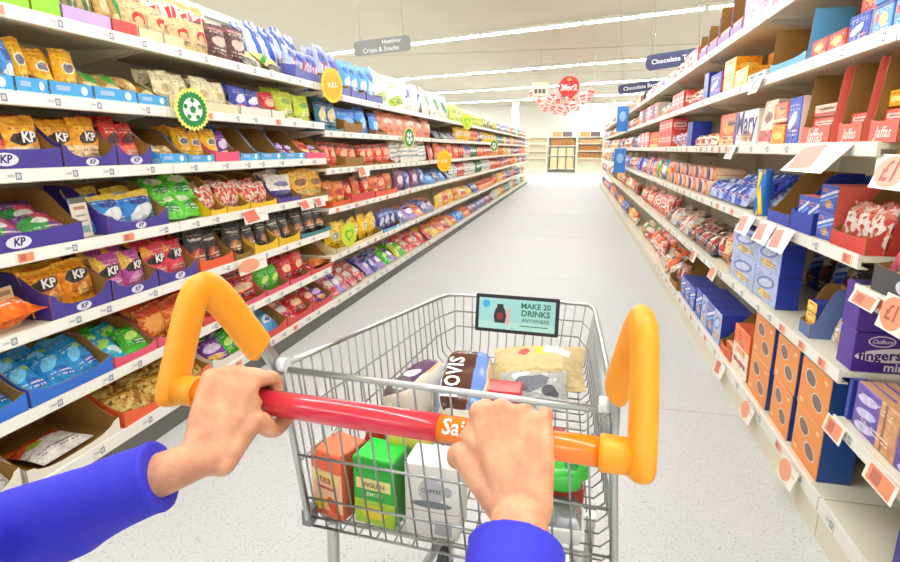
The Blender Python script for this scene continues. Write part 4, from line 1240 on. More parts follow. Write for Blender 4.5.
def end_box(Yc, z, w, h, d, texts, label, setb):
    """purple carton turned end on, its printed face towards the trolley"""
    me = cached(('carton', w, h, d), lambda: carton_mesh(w, h, d))
    o = put('biscuit_carton', me, [purple, purple_d, purple_d], (XR + setb + w / 2, Yc, z))
    tag(o, label, 'box', 'purple cartons at the shelf end')
    el = cached(('ell2', w), lambda: ellipse_mesh(w * .46, h * .24))
    if 'treats' in texts:
        pl = put('white_panel', el, mat('panel_white', (232, 228, 238), .4), (0.02, -.0009, h * .55), parent=o)
        put('lettering', text_mesh('treats', 1, width=w * .36), mat('ink_black', (30, 26, 40), .4), (0, -.0012, 0.0), parent=pl)
    else:
        lo = put('logo', ellipse_mesh(.040, .019), mat('panel_white', (232, 228, 238), .4), (-.072, -.0009, h * .80), parent=o)
        put('logo_field', ellipse_mesh(.036, .0155), purple_d, (0, -.0006, 0), parent=lo)
        put('lettering', text_mesh('cadbury', 1, width=.062), mat('panel_white', (232, 228, 238), .4), (0, -.0018, 0), parent=lo)
        pl = put('white_panel', ellipse_mesh(.135, .025), mat('panel_white', (232, 228, 238), .4), (-.01, -.0009, h * .47), (0, RD(-4), 0), parent=o)
        put('lettering', text_mesh('fingers', 1, width=.125), mat('ink_violet', (56, 30, 100), .4), (-.062, -.0012, .0), parent=pl)
        put('lettering', text_mesh('minis', 1, width=.085), mat('panel_white', (232, 228, 238), .4), (-.012, -.0012, h * .15), parent=o)


end_box(1.995, z1, .30, .135, .11, ('fingers',), 'lower purple carton of chocolate fingers at the shelf end', .035)
end_box(1.999, z1 + .136, .28, .155, .11, ('treats',), 'upper purple carton with half hidden white panel at shelf end', .035)
for k in range(2):
    place_bag('cellos', 'R', 1, 2.17 + .05 * k, z1 + .003, .08 + .05 * k, .13, .16, .08, kind='pack', lean=.2)
e = place_tray('R', 1, 2.33, 2.44, z1, .03, .13, .05, .055, .20, mat('slate_blue_card', (96, 120, 175), .5), 'slate blue counter display box')
for k in range(3):
    place_carton('yellow_box', 'R', 1, 2.385, z1 + .004 + k * .045, .045, .085, .042, .1, sidem=navy_side)
cartons(1, 766, 746, ['digest_pale'], .15, .10, stack=2, n=1, sidem=navy_side, topm=navy_side)
cartons(1, 745, 724, ['digest_pale'], .15, .10, stack=2, n=1, sidem=navy_side, topm=navy_side)
cartons(1, 2.25, 2.75, ['navy_plain'], .16, .1, n=3, px=False, setb=.38, sidem=mat('ink_blue', (34, 38, 84), .4))
for k in range(4):
    place_bag(('dark_choc', 'digest')[k % 2], 'R', 1, 2.8 + k * .14, z1 + .003, .36, .15, .22, .07, kind='pack')
for k, (nm, px) in enumerate((('jar_lid', 704), ('roll_tan', 712), ('brown_mix', 720), ('blue_swirl', 726))):
    pass
RB(1, 727, 706, None, ['brown_mix', 'dark_choc', 'roll_tan'], n=4, rows=3, h=.2, d=.09)
RB(1, 705, 680, None, ['dark_choc', 'brown_mix'], n=7, rows=3, h=.16, d=.09, style='recline')
RB(1, 679, 660, None, ['cellos', 'crimson_pack', 'dark_choc'], n=6, rows=2, h=.2, d=.08, style='recline')
RB(1, 659, 647, None, ['crimson_pack', 'redpack'], n=5, rows=2, h=.2, d=.08)
RB(1, 646, 636, None, ['redpack', 'roll_tan', 'brown_mix'], n=5, rows=2, h=.2, d=.08)

# third shelf, nearest bay: foil bags in a dark tray
place_tray('R', 2, 1.56, 1.93, .93, .02, .3, .075, .08, .14, mat('charcoal_card', (74, 72, 74), .5), 'charcoal tray with white badge', logo='tea')
for k in range(3):
    place_bag('foil', 'R', 2, 1.62 + k * .12, .936, .07, .17, .2, .09, kind='pack', lean=.3)
    place_bag('foil', 'R', 2, 1.64 + k * .12, .936, .18, .17, .2, .09, kind='pack', lean=.2, row=1)
# third shelf, second bay
z2 = 1.0 + .0195
place_tray('R', 2, 1.995, 2.26, z2, .02, .3, .05, .055, .22, OUT['red'][0], 'red sided brown tray of patterned packets', inner=card_brown)
for k in range(3):
    for r in range(2):
        place_bag('crimson_pack', 'R', 2, 2.04 + k * .085, z2 + .005, .07 + r * .09, .1, .15, .07, kind='pack', row=r)
cartons(2, 2.275, 2.42, ['digest'], .10, .2, stack=2, n=1, px=False, sidem=pink_side)
place_tray('R', 2, 2.43, 2.66, z2, .02, .26, .075, .085, .21, OUT['royal'][0], 'royal blue tray of biscuit packets', outer_side=navy_side, inner=mat('blue_card_inside', (40, 66, 150), .6))
for k in range(2):
    place_carton('digest', 'R', 2, 2.49 + k * .11, z2 + .004, .04, .1, .14, .06, sidem=pink_side)
cartons(2, 2.2, 2.75, ['digest'], .11, .16, stack=2, n=3, px=False, setb=.29, sidem=navy_side, topm=navy_side)
place_tray('R', 2, 2.67, 2.96, z2, .02, .26, .05, .055, .23, OUT['royal'][0], 'royal blue and brown deep tray')


def tube(side, lev, Y, z, setb, r, h, name, lying=False):
    look, m, t = ITEM[name]
    def mk():
        mb = MB()
        mb.lathe([(r * .7, 0), (r * .95, .002), (r, .006), (r, h - .006), (r * .95, h - .002), (r * .7, h)], 18)
        mb.lathe([(r * 1.03, h - .012), (r * 1.03, h - .003), (r * .9, h + .001)], 18)
        return mb.mesh('tube')
    me = cached(('tube', r, h), mk)
    M = Matrix.Rotation(side_rot(side), 4, 'Z') @ (Matrix.Rotation(-PI / 2, 4, 'X') if lying else Matrix.Identity(4))
    o = put('biscuit_tube', me, m, side_loc(side, Y, setb, z), M.to_euler())
    register(o, look, 'tube', 'biscuit rolls and tubes', side, lev, Y)
    return o


tube('R', 2, 3.16, z2, .05, .036, .23, 'tube_blue')
RB(2, 735, 716, None, ['pale_swirl', 'blue_swirl'], n=4, rows=3, h=.14, d=.08, style='recline', gap=.07)
RB(2, 735, 716, None, ['blue_swirl'], n=4, rows=2, h=.14, d=.08, style='recline', dz=.07, setb=.1)
RB(2, 715, 700, None, ['blue_swirl', 'pale_swirl'], n=5, rows=3, h=.15, d=.08, style='recline')
Y = along(699, XR, 1.0)
k = 0
while Y < along(664, XR, 1.0):
    nm = ('roll_tan', 'roll_pink', 'roll_navy', 'roll_pink')[k % 4]
    for s in range(2):
        tube('R', 2, Y, z2 + .055 + s * .09, .04 + s * .05, .05, .2, nm, lying=True)
    Y += .106; k += 1
RB(2, 663, 650, None, ['orange_red', 'lime_bag', 'roll_navy'], n=5, rows=2, h=.2)
RB(2, 649, 637, None, ['orange_red', 'blue_swirl', 'redpack'], n=6, rows=2, h=.2)

# fourth shelf
z3 = 1.35 + .0195
place_tray('R', 3, 1.60, 1.93, 1.30 + .0195, .03, .3, .05, .06, .24, OUT['brown'][0], 'tall plain brown carton tray')
for (a, b, cc) in ((887, 859, 'coral'), (852, 829, 'coral'), (821, 794, 'coral')):
    Y0, Y1 = along(a, XR, 1.35), along(b, XR, 1.35)
    place_tray('R', 3, Y0, Y1, z3, .02, .28, .065, .07, .27, OUT[cc][0], 'coral red tall tray with white lettering', logo=None, steep=True)
    nt = put('lettering', text_mesh('jaff', 1, width=(Y1 - Y0) * .6), mat('ink_245_235_225', (245, 235, 225), .4), ((XR + .0192), (Y0 + Y1) / 2, z3 + .03), (0, 0, -PI / 2))
    tr = REG[-1][0]
    nt.parent = tr
    nt.location = (0, -.0008, .03); nt.rotation_euler = (0, 0, 0)
    for s in range(3 if a == 821 else 2):
        place_carton('redpack' if s < 2 else 'whitebar', 'R', 3, (Y0 + Y1) / 2, z3 + .005 + s * .05, .03 if s == 0 else .05, (Y1 - Y0) * .84, .046, .2)
place_carton('yellow_box', 'R', 3, 2.06, z3 + .108, .06, .1, .05, .15, sidem=mat('dark_red_card', (150, 30, 30), .5))
cartons(3, 789, 776, ['blue_swirl'], .2, .16, sidem=white_side)
cartons(3, 775, 763, ['amber_box'], .09, .16, stack=1, sidem=pink_side)
cartons(3, 775, 763, ['orange_red'], .09, .16, stack=1, dz=.1, sidem=pink_side)
cartons(3, 761, 750, ['whitebar'], .22, .08, lean=.1, sidem=white_side)
cartons(3, 748, 727, ['mary'], .19, .16, sidem=white_side)
cartons(3, 725, 709, ['orange_red'], .2, .16, setb=.06, sidem=pink_side)
RB(3, 726, 708, None, ['whitebar', 'amber_box'], n=4, rows=1, h=.07, d=.06)
RB(3, 707, 688, None, ['jaffa', 'whitebar'], n=6, rows=2, h=.1, d=.07, style='recline')
cartons(3, 687, 682, ['navy_plain'], .2, .15, n=1)
RB(3, 681, 668, None, ['pale_swirl', 'redpack'], n=5, rows=2, h=.13, d=.07)
cartons(3, 667, 655, ['redpack'], .14, .15, stack=2, n=4)
cartons(3, 654, 647, ['orange_red'], .18, .15, n=3, sidem=white_side)
cartons(3, 646, 637, ['redpack', 'mary'], .2, .15, n=5)

# fifth shelf
z4 = 1.68 + .0195
cartons(4, 960, 905, ['blue_photo'], .17, .2, n=2)
cartons(4, 902, 858, ['blue_photo'], .10, .2, n=2, stack=2, sidem=deep_blue)
cartons(4, 856, 836, ['blue_swirl'], .10, .18, stack=1, sidem=white_side)
place_carton('red_yellow', 'R', 4, along(846, XR, 1.68), z4 + .102, .05, .12, .09, .16, sidem=pink_side)
place_tray('R', 4, along(838, XR, 1.68), along(803, XR, 1.68), z4, .16, .26, .05, .06, .26, OUT['brown'][0], 'brown open carton behind the sunburst packets', outer_side=pink_side)
cartons(4, 834, 801, ['red_yellow'], .075, .12, n=2, stack=1, sidem=pink_side)
place_tray('R', 4, along(799, XR, 1.68), along(764, XR, 1.68), z4, .02, .16, .04, .05, .21, sky_m, 'sky blue high sided tray', steep=True)
cartons(4, 762, 735, ['navy_plain'], .2, .1, n=1, setb=.33, sidem=mat('ink_blue', (34, 38, 84), .4))
cartons(4, 758, 741, ['white_navy'], .05, .1, n=2)
cartons(4, 740, 728, ['yellow_box'], .11, .15, sidem=ITEM['amber_box'][1])
cartons(4, 727, 717, ['yellow_box'], .10, .15, stack=2, sidem=ITEM['amber_box'][1])
cartons(4, 747, 728, ['amber_box'], .2, .1, setb=.2)
cartons(4, 715, 704, ['blue_swirl'], .16, .14, sidem=ITEM['red_yellow'][1])
cartons(4, 702, 698, ['navy_plain'], .2, .15)
RB(4, 697, 680, None, ['whitebar', 'redpack'], n=5, rows=2, h=.13, d=.07)
cartons(4, 679, 668, ['redpack'], .17, .15, n=3)
RB(4, 667, 655, None, ['whitebar', 'foil'], n=4, rows=2, h=.14)
cartons(4, 654, 637, ['redpack', 'cad_purple', 'redpack', 'mary'], .2, .15, n=8, sidem=white_side)

# top shelf
cartons(5, 815, 790, ['pink_top'], .32, .16, n=1, sidem=card_brown)
cartons(5, 788, 766, ['pink_top'], .32, .16, n=1, sidem=card_brown)
cartons(5, 764, 737, ['pink_top'], .28, .16, n=2, sidem=white_side)
for (a, b, h) in ((735, 724, .32), (723, 712, .28), (711, 702, .22), (701, 694, .2)):
    Y0, Y1 = along(a, XR, 2.0), along(b, XR, 2.0)
    place_tray('R', 5, Y0, Y1, 2.0195, .03, .10, .07, .08, h, mat('mauve_card', (170, 130, 190), .5), 'brown tray with mauve front and tall back', steep=True)
    place_carton(('mary', 'whitebar', 'red_yellow', 'orange_red')[int(a) % 4], 'R', 5, (Y0 + Y1) / 2, 2.0235, .038, (Y1 - Y0) * .85, .1, .08)
cartons(5, 693, 680, ['redpack', 'whitebar'], .14, .14, n=3)
RB(5, 679, 664, None, ['foil', 'redpack', 'whitebar'], n=5, rows=2, h=.15)
RB(5, 663, 640, None, ['whitebar', 'pale_swirl', 'redpack'], n=8, rows=2, h=.16)

# the farther gondola: individual packs to 13 m, then a mass
rnd = random.Random(9)
pal = ['redpack', 'mary', 'blue_swirl', 'orange_red', 'dark_choc', 'yellow_box', 'whitebar', 'jaffa', 'brown_mix']
for lev in range(6):
    Y = 9.35
    while Y < 12.6:
        n = 3
        RB(lev, Y, Y + n * .17, None, [rnd.choice(pal)], px=False, n=n, rows=1, h=.2, d=.09)
        Y += n * .17 + .02
    far_mass('R', lev, R_FAR[lev], 12.75, 22.2, [ITEM[q][1] for q in ('redpack', 'mary', 'blue_swirl', 'orange_red', 'brown_mix', 'yellow_box', 'dark_choc', 'jaffa')], 60 + lev, 'distant_packets')

# blue hanging display strips part way along
strip_b = printed('blue_strip_print', (60, 130, 215), [('e', .5, .6, .3, .2, 0, (150, 200, 240))], wobble=0)
for k, z in enumerate((1.66, .92)):
    mb = MB(); mb.box((-.205, -.006, 0), (-.005, 0, .44)); mb.box((-.012, -.012, .05), (0, .012, .09)); mb.box((-.012, -.012, .35), (0, .012, .39))
    o = put('shelf_edge_banner', mb.mesh('shelf_edge_banner'), strip_b, (XR - .003, 11.0, z))
    tag(o, '%s bright blue banner clipped to the biscuit shelf edges' % ('upper', 'lower')[k], 'banner', 'blue shelf banners')


# ------------------------------------------------------------------ price cards hung on the shelf edges
card_p = printed('offer_card_print', (248, 240, 226), [('e', .36, .5, .36, .46, 12, (238, 160, 124)), ('r', .8, .62, .12, .05, 0, (225, 205, 185))], wobble=0.01)
card_w = printed('offer_card_white', (248, 242, 230), [('r', .3, .5, .26, .4, 12, (222, 118, 92)), ('r', .75, .6, .16, .04, 0, (226, 216, 205))], wobble=0.01)


def price_card(side, Y, z, w, h, tilt, m, where, pound=False, yaw=0.0):
    mb = MB()
    mb.box((-w / 2, -.0012, -h), (w / 2, 0, 0), (0, 1, 1, 1, 1, 1))
    mb.box((-w / 4, 0, -.012), (w / 4, .008, -.002), (1,) * 6)
    M = Matrix.Rotation(side_rot(side) + yaw, 4, 'Z') @ Matrix.Rotation(tilt, 4, 'X')
    o = put('price_card', cached(('pc', w, h), lambda: mb.mesh('price_card', 2)), [m, card_white], ((XL + .012) if side == 'L' else (XR - .012), Y, z), M.to_euler())
    tag(o, where, 'price card', 'offer price cards')
    if pound:
        put('lettering', cached(('lp', w), lambda: text_mesh('pound', 1, width=w * .32)), mat('ink_coral', (190, 90, 70), .5), (-w * .14, -.002, -h * .5), parent=o)


price_card('R', 2.28, 1.372, .30, .14, -.75, card_w, 'large tilted card under the coral trays', yaw=.1)
price_card('R', 1.80, 1.335, .22, .10, -.3, card_p, 'large coral oval card beside the tall brown tray', True)
price_card('R', 1.68, .958, .16, .10, -.2, card_p, 'coral oval card below the silver foil bags', True)
price_card('R', 1.87, .925, .15, .045, -.35, tick_o, 'narrow coral card below the charcoal tray')
price_card('R', 1.62, .475, .16, .06, -.2, tick_o, 'coral card below the purple finger packs, near end')
price_card('R', 1.92, .48, .13, .06, -.2, tick_o, 'coral card below the purple finger packs, far end')
for k, (Y, z, nm) in enumerate(((3.12, 1.0, 'white card below the blue biscuit tubes'), (2.82, 1.0, 'white card below the deep royal blue tray'), (2.60, 1.0, 'white card below the royal blue packet tray'))):
    price_card('R', Y, z + .02, .20, .10, -.4, card_w, nm)
for k, (Y, z, nm) in enumerate(((3.25, 1.70, 'white card under the yellow biscuit cartons'), (3.6, 1.37, 'white card below the orange red carton'), (3.7, .63, 'coral card below the brown biscuit bags'), (2.2, .155, 'coral card under the nearest cookie carton'),
                                (2.75, .15, 'coral oval card under the second cookie carton'), (3.3, .15, 'white card under the orange topped carton'), (4.3, .63, 'white card below the dark chocolate packs'))):
    price_card('R', Y, z, .16, .08, -.3, card_p if 'coral' in nm else card_w, nm)
price_card('L', along(253, XL, .98), 1.005, .26, .085, -.15, card_w, 'long white offer card under the yellow nut trays')
price_card('L', along(305, XL, .98), 1.0, .2, .07, -.15, card_w, 'white offer card under the gold nut packets')
price_card('L', along(318, XL, .98), 1.0, .16, .07, -.15, card_w, 'pale offer card at the far end under the gold packets')
price_card('L', along(250, XL, .70), .72, .3, .085, -.15, card_p, 'long coral offer card under the black nut pouches')
price_card('L', along(362, XL, 1.18), 1.2, .26, .09, -.15, card_w, 'white offer card under the orange red crisp bags')


# ------------------------------------------------------------------ round shelf signs
def scallop(r, n, amp):
    return [((r + (amp if k % 2 else -amp)) * math.cos(PI * k / n), (r + (amp if k % 2 else -amp)) * math.sin(PI * k / n)) for k in range(2 * n)]


def disc(r, n=32):
    return [(r * math.cos(2 * PI * k / n), r * math.sin(2 * PI * k / n)) for k in range(n)]


def plate(poly, t, name):
    mb = MB(); mb.prism(poly, 'y', -t, 0.0)
    return mb.mesh(name)


sg_green = mat('sign_green', (28, 132, 62), .4)
sg_yellow = mat('sign_yellow', (246, 236, 120), .4)
sg_amber = mat('sign_amber', (248, 182, 16), .4)
sg_gold = mat('sign_gold', (252, 208, 40), .4)
sg_white = mat('sign_white', (244, 244, 236), .4)
sg_lime = mat('sign_lime', (206, 224, 60), .4)
sg_leaf = mat('sign_leaf', (90, 190, 50), .4)


def pentagon(cx, cz, r, rot=0):
    return [(cx + r * math.cos(PI / 2 + rot + 2 * PI * k / 5), cz + r * math.sin(PI / 2 + rot + 2 * PI * k / 5)) for k in range(5)]


def heart(s):
    pts = []
    for k in range(28):
        t = 2 * PI * k / 28
        pts.append((s * 16 * math.sin(t) ** 3 / 17, s * (13 * math.cos(t) - 5 * math.cos(2 * t) - 2 * math.cos(3 * t) - math.cos(4 * t)) / 17))
    return pts


def round_sign(kind, px, zc, r, label, yaw=0.25):
    x = XL + .06
    Y = along(px, x, zc)
    e = empty('shelf_sign', (x, Y, zc), (0, 0, PI / 2 - yaw))
    tag(e, label, 'sign', 'round shelf edge signs')
    if kind == 'ball':
        put('plate', plate(scallop(r, 26, r * .055), .003, 'plate'), sg_yellow, parent=e)
        f = put('green_field', plate(scallop(r * .84, 26, r * .05), .002, 'green_field'), sg_green, (0, -.003, 0), parent=e)
        b = put('football', plate(disc(r * .56), .002, 'football'), sg_white, (0, -.005, 0), parent=e)
        put('ball_patch', plate(pentagon(0, 0, r * .2), .001, 'ball_patch'), sg_green, (0, -.002, 0), parent=b)
        for k in range(5):
            a = PI / 2 + 2 * PI * k / 5
            put('ball_patch', plate(pentagon(r * .44 * math.cos(a), r * .44 * math.sin(a), r * .13, PI), .001, 'ball_patch'), sg_green, (0, -.002, 0), parent=b)
    elif kind == 'full':
        put('plate', plate(disc(r), .003, 'plate'), sg_gold, parent=e)
        f = put('amber_field', plate(disc(r * .78), .002, 'amber_field'), sg_amber, (0, -.003, 0), parent=e)
        put('lettering', text_mesh('full', 1, width=r * .9), sg_white, (0, -.006, 0), (0, RD(-10), 0), parent=e)
    else:
        put('plate', plate(scallop(r, 22, r * .03), .003, 'plate'), sg_lime, parent=e)
        h1 = put('heart', plate(heart(r * .62), .002, 'heart'), sg_leaf, (0, -.003, 0), parent=e)
        put('heart_centre', plate(heart(r * .4), .002, 'heart_centre'), sg_lime, (0, -.002, 0), parent=h1)
    arm = MB(); arm.box((-.012, 0.0, -.006), (.012, .06, .006))
    put('clip', arm.mesh('clip'), sg_white, parent=e)


round_sign('ball', 192, 1.535, .096, 'green and yellow football sign, largest, above sky blue trays')
round_sign('full', 332, 1.815, .125, 'round amber sign with white word, beside blue striped bags')
round_sign('ball', 409, 1.47, .115, 'green football sign under the tall salmon crisp bags')
round_sign('heart', 349, .655, .10, 'lime sign with green heart beside yellow crisp bags')
round_sign('full', 444, 1.185, .15, 'round amber sign beside the royal blue bags', .5)
round_sign('heart', 467, 1.79, .13, 'lime heart sign on the top crisp shelf edge', .5)
round_sign('ball', 494, 1.42, .13, 'green football sign farthest along the crisp shelves', .6)


# ------------------------------------------------------------------ hanging aisle signs
def rounded(w, h, r, n=6):
    pts = []
    for (cx, cz, a0) in ((w / 2 - r, h / 2 - r, 0), (-w / 2 + r, h / 2 - r, PI / 2), (-w / 2 + r, -h / 2 + r, PI), (w / 2 - r, -h / 2 + r, 1.5 * PI)):
        for k in range(n + 1):
            a = a0 + PI / 2 * k / n
            pts.append((cx + r * math.cos(a), cz + r * math.sin(a)))
    return pts


def aisle_sign(P, w, h, m, label, lines, yaw, ink, tilt=0.0):
    e = empty('aisle_sign', P, (0, tilt, yaw))
    tag(e, label, 'sign', 'hanging aisle signs')
    mb = MB(); mb.prism(rounded(w, h, h * .32), 'y', -.015, .015)
    put('board', mb.mesh('board'), m, parent=e)
    for (key, x, z, tw) in lines:
        put('lettering', text_mesh(key, 1, width=tw), ink, (x, -.0165, z), parent=e)
    for x in (-w * .38, w * .38):
        mb = MB(); mb.tube([(x, 0, h / 2), (x, 0, CEIL_Z - P[2])], .003, 6)
        put('hanging_wire', mb.mesh('hanging_wire'), chrome, parent=e)


grey_sign = mat('sign_grey', (140, 138, 132), .5)
navy_sign = mat('sign_navy', (52, 56, 92), .5)
ink_white = mat('sign_ink', (240, 240, 240), .5)
p0 = ground(382, 46, 2.42)
aisle_sign(p0, .66, .15, grey_sign, 'grey hanging sign with two lines of white words', [('crisps', -.01, -.035, .42), ('healthier', .12, .035, .22)], RD(-6), ink_white, RD(-3))
p1 = ground(676, 59, 2.42)
aisle_sign(p1, .70, .18, navy_sign, 'nearer navy hanging sign over the biscuit shelves', [('chocteas', 0, .0, .56)], RD(-8), ink_white, RD(-6))
p2 = ground(640, 87, 2.42)
aisle_sign(p2, .74, .16, navy_sign, 'farther navy hanging sign over the biscuit shelves', [('chocbars', 0, .0, .56)], RD(-8), ink_white, RD(-6))

# ------------------------------------------------------------------ promotion discs hung from the ceiling
red_disc = mat('promo_red', (216, 44, 36), .5)
pale_disc = printed('promo_pale', (240, 205, 195), [('r', .5, .6, .3, .1, 0, (214, 70, 70)), ('e', .5, .3, .3, .12, 0, (226, 120, 110)), ('e', .5, .5, .5, .5, 0, (240, 205, 195))][:2], wobble=.02)
ink_gold = mat('promo_gold', (244, 190, 60), .5)
YP = 17.0


def at_y(px, py, Y):
    d = CAM_RIGHT * (px - 450.0) + CAM_UP * (281.0 - py) + CAM_FWD * FPX
    return Vector((0, 0, CAM_H)) + d * (Y / d.y)


c0 = at_y(569, 87, YP)
e = empty('promotion_disc', c0)
tag(e, 'large red hanging disc with white multibuy lettering', 'promotion sign')
put('plate', plate(disc(.29), .02, 'plate'), red_disc, parent=e)
put('lettering', text_mesh('three', 1, width=.46), ink_white, (0, -.022, -.02), parent=e)
put('crown', plate(rounded(.12, .05, .02), .01, 'crown'), ink_gold, (0, -.018, .2), parent=e)
mb = MB(); mb.tube([(0, 0, .29), (0, 0, CEIL_Z - c0.z)], .004, 6); put('hanging_wire', mb.mesh('hanging_wire'), chrome, parent=e)
c1 = at_y(540, 89, YP - .3)
e = empty('ceiling_notice', c1)
tag(e, 'small pale hanging notice with dark print beside red disc', 'sign')
put('board', plate(rounded(.46, .36, .03), .015, 'board'), mat('notice_cream', (226, 220, 190), .5), parent=e)
for k in range(3):
    put('dark_patch', plate(rounded(.09, .12, .01), .004, 'dark_patch'), mat('notice_ink', (90, 86, 80), .5), (-.11 + .11 * k, -.015, -.06), parent=e)
mb = MB(); mb.tube([(0, 0, .18), (0, 0, CEIL_Z - c1.z)], .004, 6); put('hanging_wire', mb.mesh('hanging_wire'), chrome, parent=e)
me_pd = plate(disc(.11, 20), .01, 'promotion_disc')
spots = [(531, 94, 1), (539, 101, .8), (545, 109, 1), (549, 100, 1.1), (553, 108, 1.1), (553, 96, .9), (560, 109, 1.2), (558, 101, 1), (566, 105, 1), (568, 109, 1), (573, 106, 1.2), (575, 101, 1.2), (579, 99, 1),
         (583, 97, 1.3), (583, 102, .9), (591, 93, 1.4), (589, 99, .8), (563, 97, .9), (570, 98, .9), (556, 112, .8), (565, 113, .8), (577, 108, .9), (547, 104, .8), (542, 106, .8)]
ORD24 = ORD + ['twenty-first', 'twenty-second', 'twenty-third', 'twenty-fourth']
for i, (px, py, s) in enumerate(spots):
    Y = YP + (-.5 + 1.1 * ((i * 37) % 10) / 10)
    o = put('promotion_disc', me_pd, pale_disc, at_y(px, py, Y), (0, RD((i * 53) % 40 - 20), RD((i * 31) % 50 - 25)))
    o.scale = (s, 1, s)
    pd = o.location
    mb = MB(); mb.tube([(0, 0, .105), (0, 0, (CEIL_Z - pd.z) / s)], .002 / s, 4)
    if i % 3 == 0: put('thread', mb.mesh('thread'), ink_white, parent=o).rotation_euler = (0, -o.rotation_euler.y, 0)
    tag(o, 'small pale pink disc, %s along the string below the red disc' % ORD24[[q[0] * 1000 + q[1] for q in sorted(spots)].index(px * 1000 + py)], 'promotion sign', 'string of small pink promotion discs')
# the string the small discs hang on
mb = MB(); pts = [at_y(529 + 65 * t, 90 + 20 * 4 * t * (1 - t) - 2 * t, YP) for t in [k / 16 for k in range(17)]]
pts = [Vector((pts[0].x, YP, CEIL_Z))] + pts + [Vector((pts[-1].x, YP, CEIL_Z))]
mb.tube(pts, .004, 5)
o = put('hanging_string', mb.mesh('hanging_string'), ink_white); tag(o, 'thin white string the pink discs hang on', 'string')

# ------------------------------------------------------------------ shelving across the end of the aisle
wood = grain('pale_wood', (206, 170, 112), (190, 150, 92), 8, .6, .03)
wood_d = grain('brown_goods', (176, 124, 62), (150, 98, 44), 14, .6, .03)
dark_rail = mat('dark_rail', (86, 78, 66), .5)
Ye = 34.5
for u, (xa, xb, dark) in enumerate(((-1.62, -.08, True), (-.02, 1.5, False), (-4.4, -1.7, False), (1.56, 4.0, False))):
    W = xb - xa
    e = empty('end_shelving', (xa, Ye, 0))
    tag(e, ('dark framed shelving unit of brown boxes at aisle end', 'pale shelving unit of wooden trays at aisle end', 'pale shelving unit half hidden behind the crisp shelves', 'pale shelving unit half hidden behind the biscuit shelves')[u], 'shelving', 'shelving across the aisle end')
    put('back_panel', boxmesh((0, .5, 0), (W, .53, 2.0)), cream, parent=e)
    put('plinth', boxmesh((0, .0, 0), (W, .5, .16)), cream_dark if dark else cream, parent=e)
    zs = (.18, .95, 1.5, 2.0) if dark else (.18, .8, 1.2, 1.62, 2.0)
    for z in zs:
        put('shelf', boxmesh((0, 0, z), (W, .5, z + .05)), cream, parent=e)
    for x in (0, W - .06):
        put('upright', boxmesh((x, .01, .16), (x + .06, .49, 2.0)), dark_rail if dark else cream, parent=e)
    if u < 2:
        for k in range(3):
            if dark:
                for z, h in ((.235, .66), (1.005, .42)):
                    mb = MB(); mb.box((-.2, 0, 0), (.2, .3, h)); mb.box((-.16, -.012, .05), (.16, 0, h - .08))
                    o = put('display_box', mb.mesh('display_box'), mat('pale_box', (214, 196, 150), .6), (xa + .29 + k * .48, Ye + .1, z))
                    tag(o, 'pale boxed goods, %s from the pillar side on %s shelf of dark unit' % (ORD[2 - k], 'base' if z < .5 else 'middle'), 'box', 'boxes on the dark end shelving')
        rows_ = ((1.555, .34, 7, wood_d),) if dark else ((.855, .26, 7, wood_d), (1.255, .28, 8, wood_d), (1.675, .22, 6, wood))
        for (z, h, n, mm) in rows_:
            w = (W - .16) / n
            me_b = boxmesh((-w * .46, 0, 0), (w * .46, .3, h))
            for k in range(n):
                o = put('bread_box', me_b, mm, (xa + .08 + w * (k + .5), Ye + .06, z))
                tag(o, '%s brown box from the pillar side, %s unit, %s row' % (ORD[n - 1 - k], 'dark' if dark else 'pale', {1.555: 'top', .855: 'low', 1.255: 'middle', 1.675: 'upper'}[z]), 'box', 'rows of brown boxes on the end shelving')
        for k in range(2):
            o = put('header_board', boxmesh((-.27, 0, 0), (.27, .04, .28)), (mat('tan_board', (200, 160, 100), .6), mat('slate_board', (110, 96, 100), .6))[k], (xa + .45 + k * .58, Ye + .2, 2.05))
            tag(o, '%s board standing on top of %s end unit' % (('tan', 'slate')[k], ('dark framed', 'pale')[u]), 'board', 'header boards over the end shelving')

# ------------------------------------------------------------------ the trolley
TROT = -RD(4.6)
TO = Vector((-0.2215, 0.592, 0.0))
trolley = empty('shopping_trolley', TO, (0, 0, TROT))
tag(trolley, 'chrome wire shopping trolley with orange corner grips and red handle', 'trolley')
TM = Matrix.Translation(TO) @ Matrix.Rotation(TROT, 4, 'Z')

grip_m = grain('grip_plastic', (246, 164, 36), (240, 152, 28), 18, 0.42, 0.02)
bar_orange = mat('bar_orange', (240, 124, 16), 0.22, coat=0.3)
bar_red = mat('bar_red', (206, 48, 62), 0.2, coat=0.4)
wire_m = mat('dull_wire', (158, 160, 158), 0.3, 1.0)
steel = mat('zinc_tube', (196, 198, 196), 0.28, 1.0)
white_bush = mat('white_bush', (230, 230, 228), .4)
black_frame = mat('ad_frame_black', (28, 28, 30), .4)


def tpart(name, mb, m, parent=None, loc=(0, 0, 0), rot=(0, 0, 0)):
    return put(name, mb.mesh(name), m, loc, rot, parent or trolley)


def smooth_path(pts, sub=6):
    """Catmull-Rom through the points"""
    P = [Vector(p) for p in pts]
    P = [P[0] * 2 - P[1]] + P + [P[-1] * 2 - P[-2]]
    out = []
    for i in range(1, len(P) - 2):
        for k in range(sub):
            t = k / sub
            a, b, c, d = P[i - 1], P[i], P[i + 1], P[i + 2]
            out.append(0.5 * ((2 * b) + (c - a) * t + (2 * a - 5 * b + 4 * c - d) * t * t + (3 * b - a - 3 * c + d) * t ** 3))
    out.append(P[-2])
    return out


